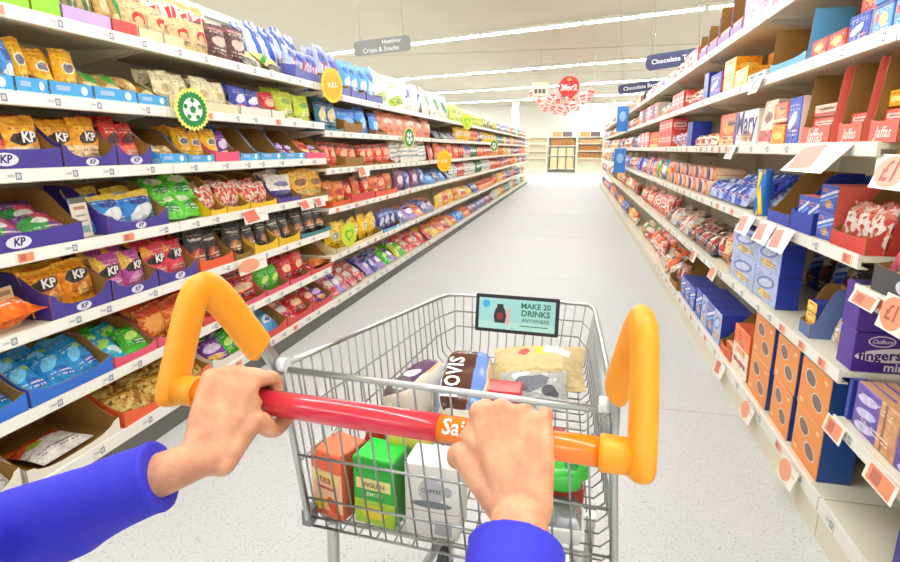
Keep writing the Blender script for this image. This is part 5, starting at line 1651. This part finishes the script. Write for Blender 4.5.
BR = 0.0165
mb = MB(); mb.tube([(-.298, 0, 1.03), (-.2, 0, 1.03)], BR, 20); left_end = tpart('handle_end', mb, bar_orange)
mb = MB(); mb.tube([(-.2, 0, 1.03), (.080, 0, 1.03)], BR + .0004, 20); handle_bar = tpart('handle_bar', mb, bar_red); handle_bar['label'] = 'glossy red middle of the handle'
mb = MB(); mb.tube([(.080, 0, 1.03), (.298, 0, 1.03)], BR, 20); right_end = tpart('handle_end', mb, bar_orange)
# lettering wrapped on the bar, facing the shopper
vs, fs = TEXT['sains']
sx = .105 / (max(v.x for v in vs) - min(v.x for v in vs))
me = bpy.data.meshes.new('lettering')
vv = []
for v in vs:
    ang = RD(38) + (v.y * sx * 1.1) / BR
    vv.append((.140 + v.x * sx, -math.cos(ang) * (BR + .0006), 1.03 + math.sin(ang) * (BR + .0006)))
me.from_pydata(vv, [], fs); me.materials.append(None)
put('lettering', me, mat('ink_250_240_230', (250, 240, 230), .4), parent=right_end)
for s in (-1, 1):
    path = smooth_path([(s * .306, -.006, 1.006), (s * .306, -.005, 1.010), (s * .306, -.003, 1.018), (s * .306, .0, 1.032), (s * .3055, .013, 1.060), (s * .304, .034, 1.108), (s * .302, .050, 1.141), (s * .300, .066, 1.154), (s * .297, .083, 1.148), (s * .291, .105, 1.120), (s * .283, .135, 1.072), (s * .278, .153, 1.042), (s * .277, .156, 1.038)], 5)
    n = len(path)
    mb = MB()
    rr = [.0200] * n
    for q, v in enumerate((.004, .007, .010, .0125, .0145, .016, .0172, .018, .0188, .0192)): rr[q] = v
    rr[-1] = .008; rr[-2] = .014; rr[-3] = .017
    mb.tube(path, rr, 18, ell=(.78, 1.27), up=(1, 0, 0))
    i0 = len(mb.v)
    mb.tube([(s * .306, 0, 1.03), (s * .268, 0, 1.03), (s * .266, 0, 1.03), (s * .262, 0, 1.03)], [.0195, .0208, .0212, .0195], 20)
    g = tpart('corner_grip', mb, grip_m)
    # chrome arm from the grip to the basket
    mb = MB(); mb.tube(smooth_path([(s * .279, .145, 1.06), (s * .274, .168, 1.02), (s * .279, .195, .985), (s * .282, .225, .90), (s * .297, .285, .66), (s * .300, .30, .602)], 4), .0058, 10)
    tpart('rear_post', mb, steel)
    mb = MB(); mb.prism([(.142, 1.050), (.158, 1.062), (.214, .992), (.204, .972), (.190, .972)], 'x', s * .2725, s * .2765)
    tpart('bracket', mb, steel)
    mb = MB(); mb.tube([(s * .274, .196, .995), (s * .255, .196, .995)], .012, 14)
    tpart('pivot_bush', mb, white_bush)
    # chassis
    mb = MB(); mb.tube(smooth_path([(s * .266, .335, .606), (s * .268, .33, .45), (s * .268, .29, .20), (s * .270, .27, .13)], 5), .0125, 12)
    tpart('chassis_leg', mb, steel)
    mb = MB(); mb.tube([(s * .272, .25, .15), (s * .20, .95, .15)], .0125, 12)
    tpart('chassis_rail', mb, steel)
    mb = MB(); mb.tube(smooth_path([(s * .250, .44, .645), (s * .245, .54, .45), (s * .215, .86, .2), (s * .205, .92, .15)], 5), .010, 10)
    tpart('chassis_stay', mb, steel)
    mb = MB(); mb.box((s * .300 - .010, .29, .606), (s * .300 + .010, .32, .640)); tpart('corner_buffer', mb, mat('buffer_grey', (120, 122, 124), .5))
    for (x, y) in ((s * .27, .27), (s * .20, .92)):
        cst = empty('castor', (x, y, 0)); cst.parent = trolley
        mb = MB(); mb.tube([(-.012, -.02, .0625), (.012, -.02, .0625)], .0625, 20); put('castor_wheel', mb.mesh('castor_wheel'), mat('rubber', (60, 60, 62), .6), parent=cst)
        mb = MB(); mb.box((-.02, -.035, .06), (-.016, .02, .14)); mb.box((.016, -.035, .06), (.02, .02, .14)); mb.box((-.02, -.02, .135), (.02, .02, .145)); put('castor_fork', mb.mesh('castor_fork'), steel, parent=cst)


def zr(y): return .985 - (y - .2) / .77 * .055
def zf(y): return .608 + (y - .3) / .63 * .167
def xt(y): return .280 - (y - .2) / .77 * .068
def xb(y): return .298 - (y - .3) / .63 * .111
CXO = -.008

# rim: one bent tube round the top
rim = []
for p in [(-.280, .2), (-.2535, .5), (-.217, .90)]: rim.append((p[0], p[1], zr(p[1])))
rim += [(-.203, .955, zr(.955)), (-.168, .972, zr(.972)), (.168, .972, zr(.972)), (.203, .955, zr(.955))]
for p in [(.217, .90), (.2535, .5), (.280, .2)]: rim.append((p[0], p[1], zr(p[1])))
mb = MB(); mb.tube(rim, .0052, 10); tpart('rim', mb, steel)
mb = MB(); mb.tube([(-.280, .2, .985), (.280, .2, .985)], .0055, 10); tpart('rear_rim', mb, steel)


def wire(pts, r=.0019, n=6):
    mb = MB(); mb.tube(pts, r, n); return tpart('wire', mb, wire_m)


# U shaped wires: side, floor, side
y = .335
while y < .93:
    yb = .3 + (y - .335) / .595 * .6 + .02
    yt = .235 + (y - .335) / .595 * .70
    wire([(-xt(yt), yt, zr(yt)), (-xb(yb) - .004, yb, zf(yb) + .02), (-xb(yb) + .014, yb, zf(yb)), (xb(yb) - .014, yb, zf(yb)), (xb(yb) + .004, yb, zf(yb) + .02), (xt(yt), yt, zr(yt))])
    y += .0265
# floor wires lengthways, turned up the front
for k in range(15):
    t = -1 + 2 * k / 14
    xr, xf_, xtt = t * .262, t * .175, t * .19
    wire([(xr, .3, zf(.3) - .003), (xf_, .915, zf(.915) - .003), (xf_ * 1.01, .932, zf(.93) + .02), (xtt, .972, zr(.972))])
# hoops round the sides and the front
for f in (.30, .58):
    pts = []
    for s in (-1, 1):
        seg = []
        for yy in (.21, .4, .6, .8, .88):
            yt, yb = yy, .3 + (yy - .2) / .77 * .63
            seg.append((s * (xt(yt) * (1 - f) + xb(yb) * f + .001), yt * (1 - f) + yb * f, zr(yt) * (1 - f) + zf(yb) * f))
        seg.append((s * (.19 * (1 - f) + .165 * f), .966 - f * .03, zr(.965) * (1 - f) + zf(.93) * f))
        pts = seg if s == -1 else pts + seg[::-1]
    wire(pts, .0022)
# front
# rear gate
for k in range(19):
    t = -1 + 2 * k / 18
    wire([(t * .270, .204, .98), (t * .294, .303, .600)])
for f, r in ((.50, .003), (.79, .0026), (.93, .0030), (1.0, .0030)):
    wire([(-.271 - .026 * f, .203 + .1 * f, .98 - .38 * f), (.271 + .026 * f, .203 + .1 * f, .98 - .38 * f)], r)
# advertising board on the front
ad = empty('advert_board', (.002, .938, .892), (RD(-8), 0, 0)); ad.parent = trolley
mb = MB(); mb.prism(rounded(.238, .108, .004), 'y', 0, .006); put('frame', mb.mesh('frame'), black_frame, parent=ad)
mb = MB(); mb.prism(rounded(.218, .088, .002), 'y', -.001, 0); scr = put('poster', mb.mesh('poster'), printed('poster_teal', (160, 212, 212), [('r', .5, .1, .5, .14, 0, (176, 222, 218)), ('r', .45, .06, .012, .01, 0, (60, 110, 120))], wobble=0), (0, -.0005, 0), parent=ad)
# joined print of the poster: bottle, roundel, words — flat pieces on the poster
pm = MB()
pm.prism([(-.062, -.026), (-.032, -.026), (-.029, -.006), (-.033, .012), (-.038, .020), (-.038, .028), (-.056, .028), (-.056, .020), (-.061, .012), (-.065, -.006)], 'y', -.0018, -.0014, mi=0)
pm.prism([(-.047 + .010 * math.cos(a), -.006 + .010 * math.sin(a)) for a in [2 * PI * k / 14 for k in range(14)]], 'y', -.0022, -.0018, mi=1)
pm.prism([(-.088 + .011 * math.cos(a), .027 + .011 * math.sin(a)) for a in [2 * PI * k / 16 for k in range(16)]], 'y', -.0018, -.0014, mi=2)
pm.prism([(-.030, -.030), (-.020, -.030), (-.018, .012), (-.024, .024), (-.028, .012)], 'y', -.0018, -.0014, mi=3)
pm.box((.010, -.0018, -.0315), (.090, -.0014, -.029), (4,) * 6)
put('picture', pm.mesh('picture', 5), [mat('poster_dark', (36, 34, 40), .5), mat('poster_maroon', (140, 40, 44), .5), mat('poster_blue', (60, 170, 230), .5), mat('poster_pink', (226, 176, 170), .5), mat('poster_green', (40, 104, 84), .5)], parent=ad)
ink_g = mat('poster_green', (40, 104, 84), .5)
for key, z, w in (('make', .027, .083), ('drinks', .006, .080), ('anywhere', -.014, .078)):
    put('lettering', text_mesh(key, 1, width=w), ink_g, (.054, -.0018, z), parent=ad)


# ------------------------------------------------------------------ shopping in the basket
def inbasket(name, me, mats, loc, rot, label, cat, group=None):
    M = TM @ Matrix.Translation(loc) @ Euler(rot).to_matrix().to_4x4()
    o = put(name, me, mats, M.to_translation(), M.to_euler())
    tag(o, label, cat, group)
    return o


def put_let(parent, key, w, ink, x, z, y=-.0008, rot=(0, 0, 0)):
    put('lettering', text_mesh(key, 1, width=w), ink, (x, y, z), rot, parent=parent)


tea_o = printed('tea_orange', (236, 110, 60), [('r', .5, .42, .5, .3, 0, (240, 190, 150)), ('r', .5, .62, .42, .07, 0, (244, 220, 120)), ('e', .3, .2, .22, .1, 20, (240, 200, 60)), ('e', .7, .22, .2, .1, -20, (225, 80, 40)), ('r', .5, .88, .5, .14, 0, (236, 100, 52)), ('r', .5, .46, .3, .02, 0, (200, 70, 40))], wobble=.008)
tea_g = printed('tea_green', (40, 170, 50), [('r', .5, .18, .5, .2, 0, (170, 205, 50)), ('r', .5, .62, .42, .08, 0, (244, 225, 150)), ('e', .5, .2, .3, .1, 0, (236, 210, 60)), ('r', .5, .9, .5, .12, 0, (24, 160, 46))], wobble=.008)
coffee = printed('coffee_white', (234, 230, 220), [('e', .5, .64, .24, .17, 0, (190, 190, 190)), ('r', .5, .86, .3, .06, 0, (234, 230, 220)), ('e', .5, .46, .38, .05, 0, (120, 124, 130)), ('e', .8, .66, .08, .07, 0, (170, 170, 172)), ('r', .72, .15, .16, .1, 0, (170, 172, 176)), ('r', .5, .36, .6, .005, 0, (150, 146, 138))], busy=None, wobble=.004)
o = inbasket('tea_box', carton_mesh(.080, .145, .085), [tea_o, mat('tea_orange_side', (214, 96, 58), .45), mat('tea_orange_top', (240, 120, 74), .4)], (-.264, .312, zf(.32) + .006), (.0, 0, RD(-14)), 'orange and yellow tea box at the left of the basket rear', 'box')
put_let(o, 'tea', .03, mat('ink_red', (170, 50, 40), .4), 0, .086)
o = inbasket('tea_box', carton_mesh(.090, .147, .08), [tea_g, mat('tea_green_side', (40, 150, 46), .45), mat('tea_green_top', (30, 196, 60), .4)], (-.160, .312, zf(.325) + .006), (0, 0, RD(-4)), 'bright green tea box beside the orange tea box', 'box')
put_let(o, 'english', .05, mat('ink_brown', (110, 80, 40), .4), 0, .090)
put_let(o, 'lemon', .04, mat('ink_pale', (225, 240, 200), .4), 0, .070)
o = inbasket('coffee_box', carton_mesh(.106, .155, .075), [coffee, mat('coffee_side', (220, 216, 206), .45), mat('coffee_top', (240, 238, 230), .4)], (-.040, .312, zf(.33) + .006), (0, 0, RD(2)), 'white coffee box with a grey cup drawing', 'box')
put_let(o, 'cup', .04, mat('ink_grey', (90, 92, 98), .4), 0, .100)
# sauce bottle behind the boxes
mb = MB()
mb.lathe([(.012, 0), (.030, .004), (.032, .02), (.032, .10), (.026, .135), (.014, .165), (.013, .178)], 20, mi=0)
bt = inbasket('sauce_bottle', mb.mesh('sauce_bottle'), printed('sauce', (170, 44, 28), [('r', .5, .4, .5, .16, 0, (196, 70, 40))], rough=.15, wobble=0), (-.212, .415, zf(.42) + .004), (RD(-6), RD(4), 0), 'red sauce bottle with navy cap behind the green box', 'bottle')
bt.scale = (.85, .85, .8)
mb = MB(); mb.lathe([(.0165, 0), (.0172, .004), (.0172, .03), (.015, .034)], 18)
put('cap', mb.mesh('cap'), mat('navy_cap', (44, 50, 110), .35), (0, 0, .172), parent=bt)


def lump(L, W, H, seed=1, pw=.55, tail=True, n=20, m=22):
    """soft wrapped loaf or bag along +x, resting on z=0"""
    mb = MB(); base = 0
    for i in range(m + 1):
        t = i / m
        x = (t - .5) * L
        s = max(0.02, 1 - abs(2 * t - 1) ** 4.5) ** .5
        if tail and t > .86: s = min(s, .35 + .5 * (1 - t) * 7 * .5)
        for k in range(n):
            a = 2 * PI * k / n
            c, q = math.cos(a), math.sin(a)
            yy = math.copysign(abs(c) ** pw, c) * W / 2 * s
            zz = math.copysign(abs(q) ** pw, q) * H / 2 * s
            nz = noise.noise(Vector((x * 22 + seed * 7, yy * 22, zz * 22))) * .006 + noise.noise(Vector((x * 70, yy * 60 + seed, zz * 60))) * .0025
            r = math.hypot(yy, zz) or 1
            mb.v.append((x, yy + yy / r * nz, max(0, H / 2 + zz + zz / r * nz)))
    for i in range(m):
        for k in range(n):
            l = (k + 1) % n
            mb.f.append((i * n + k, i * n + l, (i + 1) * n + l, (i + 1) * n + k))
            v0, v1 = k / n, (k + 1) / n
            mb.uv.append([(i / m, v0), (i / m, v1), ((i + 1) / m, v1), ((i + 1) / m, v0)]); mb.mi.append(0); mb.sm.append(True)
    mb.f.append(tuple(range(n))); mb.uv.append([(0, 0)] * n); mb.mi.append(0); mb.sm.append(True)
    mb.f.append(tuple(m * n + k for k in range(n))[::-1]); mb.uv.append([(0, 0)] * n); mb.mi.append(0); mb.sm.append(True)
    return mb.mesh('loaf')


hov = printed('hovis_wrap', (228, 220, 205), [('r', .46, .20, .40, .085, 0, (84, 44, 32)), ('r', .46, .325, .40, .045, 0, (110, 140, 205)), ('r', .5, .42, .5, .03, 0, (222, 196, 150)), ('e', .86, .2, .05, .05, 0, (230, 205, 70)), ('r', .5, .05, .4, .05, 0, (120, 150, 210))], rough=.22, wobble=.01)
lo = inbasket('bread_loaf', lump(.27, .125, .115, 3), hov, (-.070, .675, zf(.675) + .012), (RD(0), RD(-14), RD(98)), 'wrapped brown and blue bread loaf with white lettering', 'bread')
put('lettering', text_mesh('hovis', 1, width=.155, fn=lambda x, z: -.0005), mat('ink_white2', (245, 242, 236), .4), (-.03, .024, .1185), (-PI / 2, 0, 0), parent=lo)
war = printed('purple_wrap', (226, 214, 196), [('e', .7, .36, .2, .05, 0, (225, 190, 120)), ('r', .55, .28, .34, .1, 0, (96, 56, 96)), ('e', .5, .27, .1, .06, 0, (235, 228, 225)), ('e', .25, .24, .16, .16, 0, (110, 96, 100)), ('e', .3, .2, .05, .06, 30, (215, 210, 210)), ('e', .2, .3, .04, .05, 0, (215, 210, 210)), ('r', .6, .12, .3, .05, 0, (238, 214, 170)), ('e', .35, .08, .1, .06, 0, (180, 190, 60)), ('e', .2, .1, .06, .05, 0, (230, 130, 50))], rough=.22, wobble=.03)
inbasket('bread_loaf', lump(.21, .10, .105, 5), war, (-.165, .650, zf(.65) + .016), (RD(-20), RD(-16), RD(66)), 'wrapped purple and cream bread loaf beside the wire side', 'bread')
pap = printed('paper_bag', (222, 194, 142), [('e', .36, .62, .07, .06, 0, (214, 90, 80)), ('r', .55, .62, .04, .12, 0, (240, 220, 60)), ('r', .72, .62, .14, .09, 0, (244, 240, 228))], rough=.7, wobble=.01, detail=False, crinkle=.5)
inbasket('bakery_bag', bag_mesh(.25, .155, .10, 2), pap, (.090, .745, zf(.745) + .03), (RD(-66), RD(-5), RD(3)), 'brown paper bakery bag with yellow and white labels', 'bag')
clear = mat('clear_film', (236, 238, 240), .08, trans=.75, alpha=1.0)
film = printed('clear_pack', (196, 196, 192), [('e', .45, .5, .3, .2, 20, (120, 122, 132)), ('e', .3, .75, .16, .1, 40, (238, 238, 240)), ('e', .75, .3, .1, .14, 10, (90, 84, 90)), ('e', .2, .3, .1, .12, 0, (236, 230, 215))], rough=.1, wobble=.1, crinkle=.6)
o = inbasket('clear_tray_pack', bag_mesh(.17, .12, .06, 1), film, (.10, .655, zf(.655) + .045), (RD(-66), RD(-5), RD(8)), 'clear film pack of grey goods before the paper bag', 'packet')
o = inbasket('biscuit_box', carton_mesh(.105, .035, .07), mat('red_gloss_box', (206, 36, 30), .3), (.02, .615, zf(.615) + .075), (0, 0, RD(4)), 'slim bright red box lying beside the lettered loaf', 'box')
o = inbasket('biscuit_box', carton_mesh(.12, .08, .09), mat('dark_red_box', (160, 24, 26), .35), (.125, .50, zf(.5) + .005), (0, 0, RD(3)), 'dark red box behind the right hand', 'box')
o = inbasket('salad_bag', lump(.11, .08, .06, 15, .8), printed('salad_bag_print', (216, 205, 80), [('e', .3, .25, .1, .08, 0, (80, 150, 50)), ('e', .6, .3, .16, .07, 0, (240, 236, 215)), ('e', .8, .2, .08, .08, 0, (60, 120, 60))], rough=.25, wobble=.05), (-.110, .41, zf(.41) + .105), (RD(-20), RD(-8), RD(10)), 'yellow and green salad bag behind the coffee box', 'bag')
o = inbasket('vegetable_bag', lump(.13, .09, .055, 18, .8), printed('veg_bag_print', (60, 180, 60), [('e', .3, .25, .12, .08, 0, (225, 225, 90)), ('e', .7, .3, .1, .06, 0, (24, 120, 50))], rough=.25, wobble=.05), (.178, .43, zf(.43) + .065), (RD(0), RD(0), RD(14)), 'bright green vegetable bag under the handle end', 'bag')
o = inbasket('biscuit_box', carton_mesh(.10, .03, .08), mat('brick_box', (170, 50, 36), .4), (.185, .42, zf(.42) + .034), (0, 0, RD(8)), 'thin brick red box under the green vegetable bag', 'box')
# white punnet with clear lid
mb = MB()
mb.lathe([(.055, 0), (.060, .004), (.066, .03), (.070, .032), (.070, .036), (.060, .036), (.055, .010), (.0, .010)], 4, smooth=False)
pn = inbasket('salad_punnet', mb.mesh('salad_punnet'), mat('punnet_white', (236, 236, 230), .35), (.188, .39, zf(.39) + .003), (0, 0, RD(50)), 'white salad punnet below the right handle end', 'punnet')
mb = MB(); mb.lathe([(.062, .0), (.064, .004), (.05, .02), (.0, .022)], 4, smooth=False)
put('lid', mb.mesh('lid'), clear, (0, 0, .0335 - .0005), parent=pn)
mb = MB(); mb.tube(smooth_path([(-.03, -.02, .03), (0, .02, .05), (.03, -.01, .03)], 4), .012, 8); put('leaf', mb.mesh('leaf'), mat('salad_leaf', (120, 180, 70), .5), (0, 0, -.012), parent=pn)

# ------------------------------------------------------------------ the shopper: two arms reaching to the handle
def TW(p): return TM @ Vector(p)


def remeshed(mb, voxel, smooth_it, name):
    me = mb.mesh('tmp')
    o = bpy.data.objects.new('tmp', me)
    C.objects.link(o)
    rm = o.modifiers.new('r', 'REMESH'); rm.mode = 'VOXEL'; rm.voxel_size = voxel
    sm = o.modifiers.new('s', 'SMOOTH'); sm.factor = .5; sm.iterations = smooth_it
    dg = bpy.context.evaluated_depsgraph_get()
    out = bpy.data.meshes.new_from_object(o.evaluated_get(dg))
    bpy.data.objects.remove(o)
    out.name = name
    out.materials.clear(); out.materials.append(None)
    out.polygons.foreach_set('use_smooth', [True] * len(out.polygons))
    return out


def chain(mb, pts, rr, n=14, ell=None, up=None):
    """closed tapered limb with round ends"""
    P = [Vector(p) for p in pts]
    d0 = (P[0] - P[1]).normalized(); d1 = (P[-1] - P[-2]).normalized()
    pp = []; r2_ = []
    for a in (80, 55, 25):
        pp.append(P[0] + d0 * rr[0] * math.sin(RD(a))); r2_.append(rr[0] * math.cos(RD(a)))
    # refine the body of the chain
    k = 5
    sp = smooth_path(P, k)
    for i, q in enumerate(sp):
        j = min(i // k, len(rr) - 2); t = (i - j * k) / k
        pp.append(q); r2_.append(rr[j] * (1 - t) + rr[j + 1] * t)
    for a in (25, 55, 80):
        pp.append(P[-1] + d1 * rr[-1] * math.sin(RD(a))); r2_.append(rr[-1] * math.cos(RD(a)))
    mb.tube(pp, r2_, n, ell=ell, up=up)


def polar(x, th, r):
    th = RD(th)
    return TW((x, r * math.sin(th), 1.03 + r * math.cos(th)))


body = MB()


def hand(s, idx_x, W, forearm, spread=.0222):
    """s=+1 right hand (index towards -x), s=-1 left hand (index towards +x)"""
    W = TW(W)
    xs_ = [idx_x + s * spread * k for k in range(4)]
    rm = [.0105, .0112, .0106, .0095]
    lens = [(.97, .0), (1.04, .0), (1.0, 0), (.9, 0)]
    axis = (TM.to_3x3() @ Vector((1, 0, 0)))
    mcps = []
    for k, x in enumerate(xs_):
        lift = (.0345, .0375, .036, .033)[k]
        th0 = (-20, -14, -16, -24)[k]
        m = polar(x, th0, lift + .001)
        mcps.append(m)
        pip = polar(x - s * .001, (58, 62, 60, 54)[k], .0355)
        dip = polar(x - s * .002, (112, 116, 114, 108)[k], .0285)
        tip = polar(x - s * .002, (168, 172, 168, 158)[k], .0265)
        r = rm[k]
        chain(body, [m, pip, dip, tip], [r * 1.06, r * .98, r * .86, r * .74])
        # knuckle
        chain(body, [m + Vector((0, 0, -.002)), m + Vector((0, 0, .0015))], [r * 1.12, r * 1.12])
    # palm: metacarpals between the wrist and the knuckles
    for k in range(4):
        w = W + axis * s * (-.016 + .0105 * k)
        mid = (w + mcps[k]) / 2 + (CAM_UP * .3 - CAM_FWD).normalized() * .004
        chain(body, [w, mid, mcps[k]], [.0165, .0155, .0125])
        if k < 3:
            a2 = (mcps[k] + mcps[k + 1]) / 2
            w2 = W + axis * s * (-.011 + .0105 * k)
            chain(body, [w2, (w2 + a2) / 2 + (CAM_UP * .3 - CAM_FWD).normalized() * .004, a2 - Vector((0, 0, .001))], [.0168, .0168, .0122])
    # heel and inner palm towards the bar
    for x in (0, 1, 2, 3):
        chain(body, [W + axis * s * (-.012 + .009 * x) + Vector((0, 0, -.006)), polar(xs_[x], -75, .032)], [.016, .011])
    # thumb from the index side of the palm, under and round the bar
    cm = W + axis * (-s * .022) + Vector((0, 0, -.004))
    tm_ = polar(idx_x - s * .012, -108, .036)
    ip = polar(idx_x - s * .026, -158, .0315)
    tt = polar(idx_x - s * .031, -212, .0285)
    chain(body, [cm, tm_, ip, tt], [.017, .0150, .0118, .0092])
    chain(body, [W + axis * (-s * .010), (mcps[0] + tm_) / 2, mcps[0] * .55 + tm_ * .45], [.015, .013, .010])
    # wrist and forearm
    el = forearm[0]; sh = forearm[1]
    d = (el - W).normalized()
    side_ = axis
    wr = W + d * .012
    pts = [W + (W - el).normalized() * .012, wr, W + d * .06, W + d * .14, el, (el + sh) / 2, sh]
    chain(body, pts, [.024, .0255, .030, .038, .040, .044, .052], 18, ell=(.84, 1.1))
    return W, d, axis


def local_to_world(p): return TW(p)


el_R, sh_R = Vector((-.040, .262, .915)), Vector((-.11, .0, 1.13))
el_L, sh_L = Vector((-.680, .425, .890)), Vector((-.50, .16, 1.13))
WR, dR, ax = hand(1, .131, (.190, -.066, .992), (el_R, sh_R), .0232)
WL, dL, ax = hand(-1, -.166, (-.190, -.078, .990), (el_L, sh_L), .0205)
# shoulders and upper trunk stand behind the camera's view
chain(body, [sh_L, (sh_L + sh_R) / 2 + Vector((-.03, -.06, .0)), sh_R], [.055, .075, .055])
chain(body, [(sh_L + sh_R) / 2 + Vector((-.03, -.06, .0)), (sh_L + sh_R) / 2 + Vector((-.05, -.10, -.42))], [.09, .11], 20)
person = empty('person', ((sh_L + sh_R) / 2 + Vector((-.05, -.10, 0))).to_2d().to_3d())
tag(person, 'person in a blue long sleeved top gripping the trolley handle', 'person')


def skin_material():
    m = mat('skin', (216, 156, 120), 0.45, sss=0.12)
    N, L = nodes_of(m)
    p = N['Principled BSDF']
    p.inputs['Subsurface Radius'].default_value = (.012, .005, .003)
    tc = N.new('ShaderNodeTexCoord')
    n1 = N.new('ShaderNodeTexNoise'); n1.inputs['Scale'].default_value = 38; n1.inputs['Detail'].default_value = 5
    rp = N.new('ShaderNodeValToRGB')
    rp.color_ramp.elements[0].position = .36; rp.color_ramp.elements[0].color = lin((198, 134, 98))
    rp.color_ramp.elements[1].position = .66; rp.color_ramp.elements[1].color = lin((220, 164, 122))
    L.new(tc.outputs['Object'], n1.inputs['Vector']); L.new(n1.outputs['Fac'], rp.inputs[0]); L.new(rp.outputs[0], p.inputs['Base Color'])
    v = N.new('ShaderNodeTexVoronoi'); v.inputs['Scale'].default_value = 420
    n2 = N.new('ShaderNodeTexNoise'); n2.inputs['Scale'].default_value = 120; n2.inputs['Detail'].default_value = 4
    ad_ = N.new('ShaderNodeMath'); ad_.operation = 'ADD'
    L.new(tc.outputs['Object'], v.inputs['Vector']); L.new(tc.outputs['Object'], n2.inputs['Vector'])
    L.new(v.outputs['Distance'], ad_.inputs[0]); L.new(n2.outputs['Fac'], ad_.inputs[1])
    b = N.new('ShaderNodeBump'); b.inputs['Strength'].default_value = .12; b.inputs['Distance'].default_value = .002
    L.new(ad_.outputs[0], b.inputs['Height']); L.new(b.outputs[0], p.inputs['Normal'])
    return m


skin = skin_material()
pinv = Matrix.Translation(-person.location)
bm_ = remeshed(body, .0022, 5, 'body')
bm_.transform(pinv)
put('body', bm_, skin, parent=person)

# jumper with cuffs
jm = MB()


def sleeve(W, d, el, sh, r0, off):
    c = W + d * off
    pts = [c, c + d * .025, c + d * .08, W + d * (.17), el, el * .6 + sh * .4, sh]
    rr = [r0, r0 * 1.03, r0 * 1.10, r0 * 1.22, r0 * 1.34, r0 * 1.4, r0 * 1.6]
    P = smooth_path(pts, 8)
    R_ = []
    for i in range(len(P)):
        j = min(i // 8, len(rr) - 2); t = (i - j * 8) / 8
        R_.append(rr[j] * (1 - t) + rr[j + 1] * t)
    i0 = len(jm.v)
    jm.tube(P, R_, 40, ell=(.95, 1.06))
    for q in range(i0, len(jm.v)):
        v = Vector(jm.v[q])
        dist = (v - W).dot(d)
        amp = .0045 * min(1, max(0, (dist - off) / .06))
        # soft diagonal folds
        f = noise.noise(Vector((v.x * 9, v.y * 9, v.z * 16))) * 1.6 + noise.noise(Vector((v.x * 22 + 5, v.y * 20, v.z * 34))) * .5
        ctr = W + d * dist
        rad = (v - ctr)
        if rad.length > 1e-5: v += rad.normalized() * f * amp
        jm.v[q] = tuple(v)
    hem = []
    up_ = Vector((0, 0, 1)); a = (up_ - d * up_.dot(d)).normalized(); b = d.cross(a)
    for k in range(28):
        t = 2 * PI * k / 28
        hem.append(c + d * .004 + (a * math.cos(t) * .95 + b * math.sin(t) * 1.06) * (r0 - .001))
    jm.tube(hem, .0042, 8, closed=True)


sleeve(WR, dR, el_R, sh_R, .042, .045)
sleeve(WL, dL, el_L, sh_L, .042, .056)
chain(jm, [sh_L, (sh_L + sh_R) / 2 + Vector((-.03, -.06, .0)), sh_R], [.068, .086, .068], 20)
chain(jm, [(sh_L + sh_R) / 2 + Vector((-.03, -.06, .0)), (sh_L + sh_R) / 2 + Vector((-.05, -.10, -.42))], [.10, .125], 24)
jmesh = remeshed(jm, .0042, 4, 'jumper')
jmesh.transform(pinv)
knit = grain('blue_knit', (56, 54, 198), (46, 44, 178), 260, .75, .12, 3)
put('jumper', jmesh, knit, parent=person)

finish_labels()
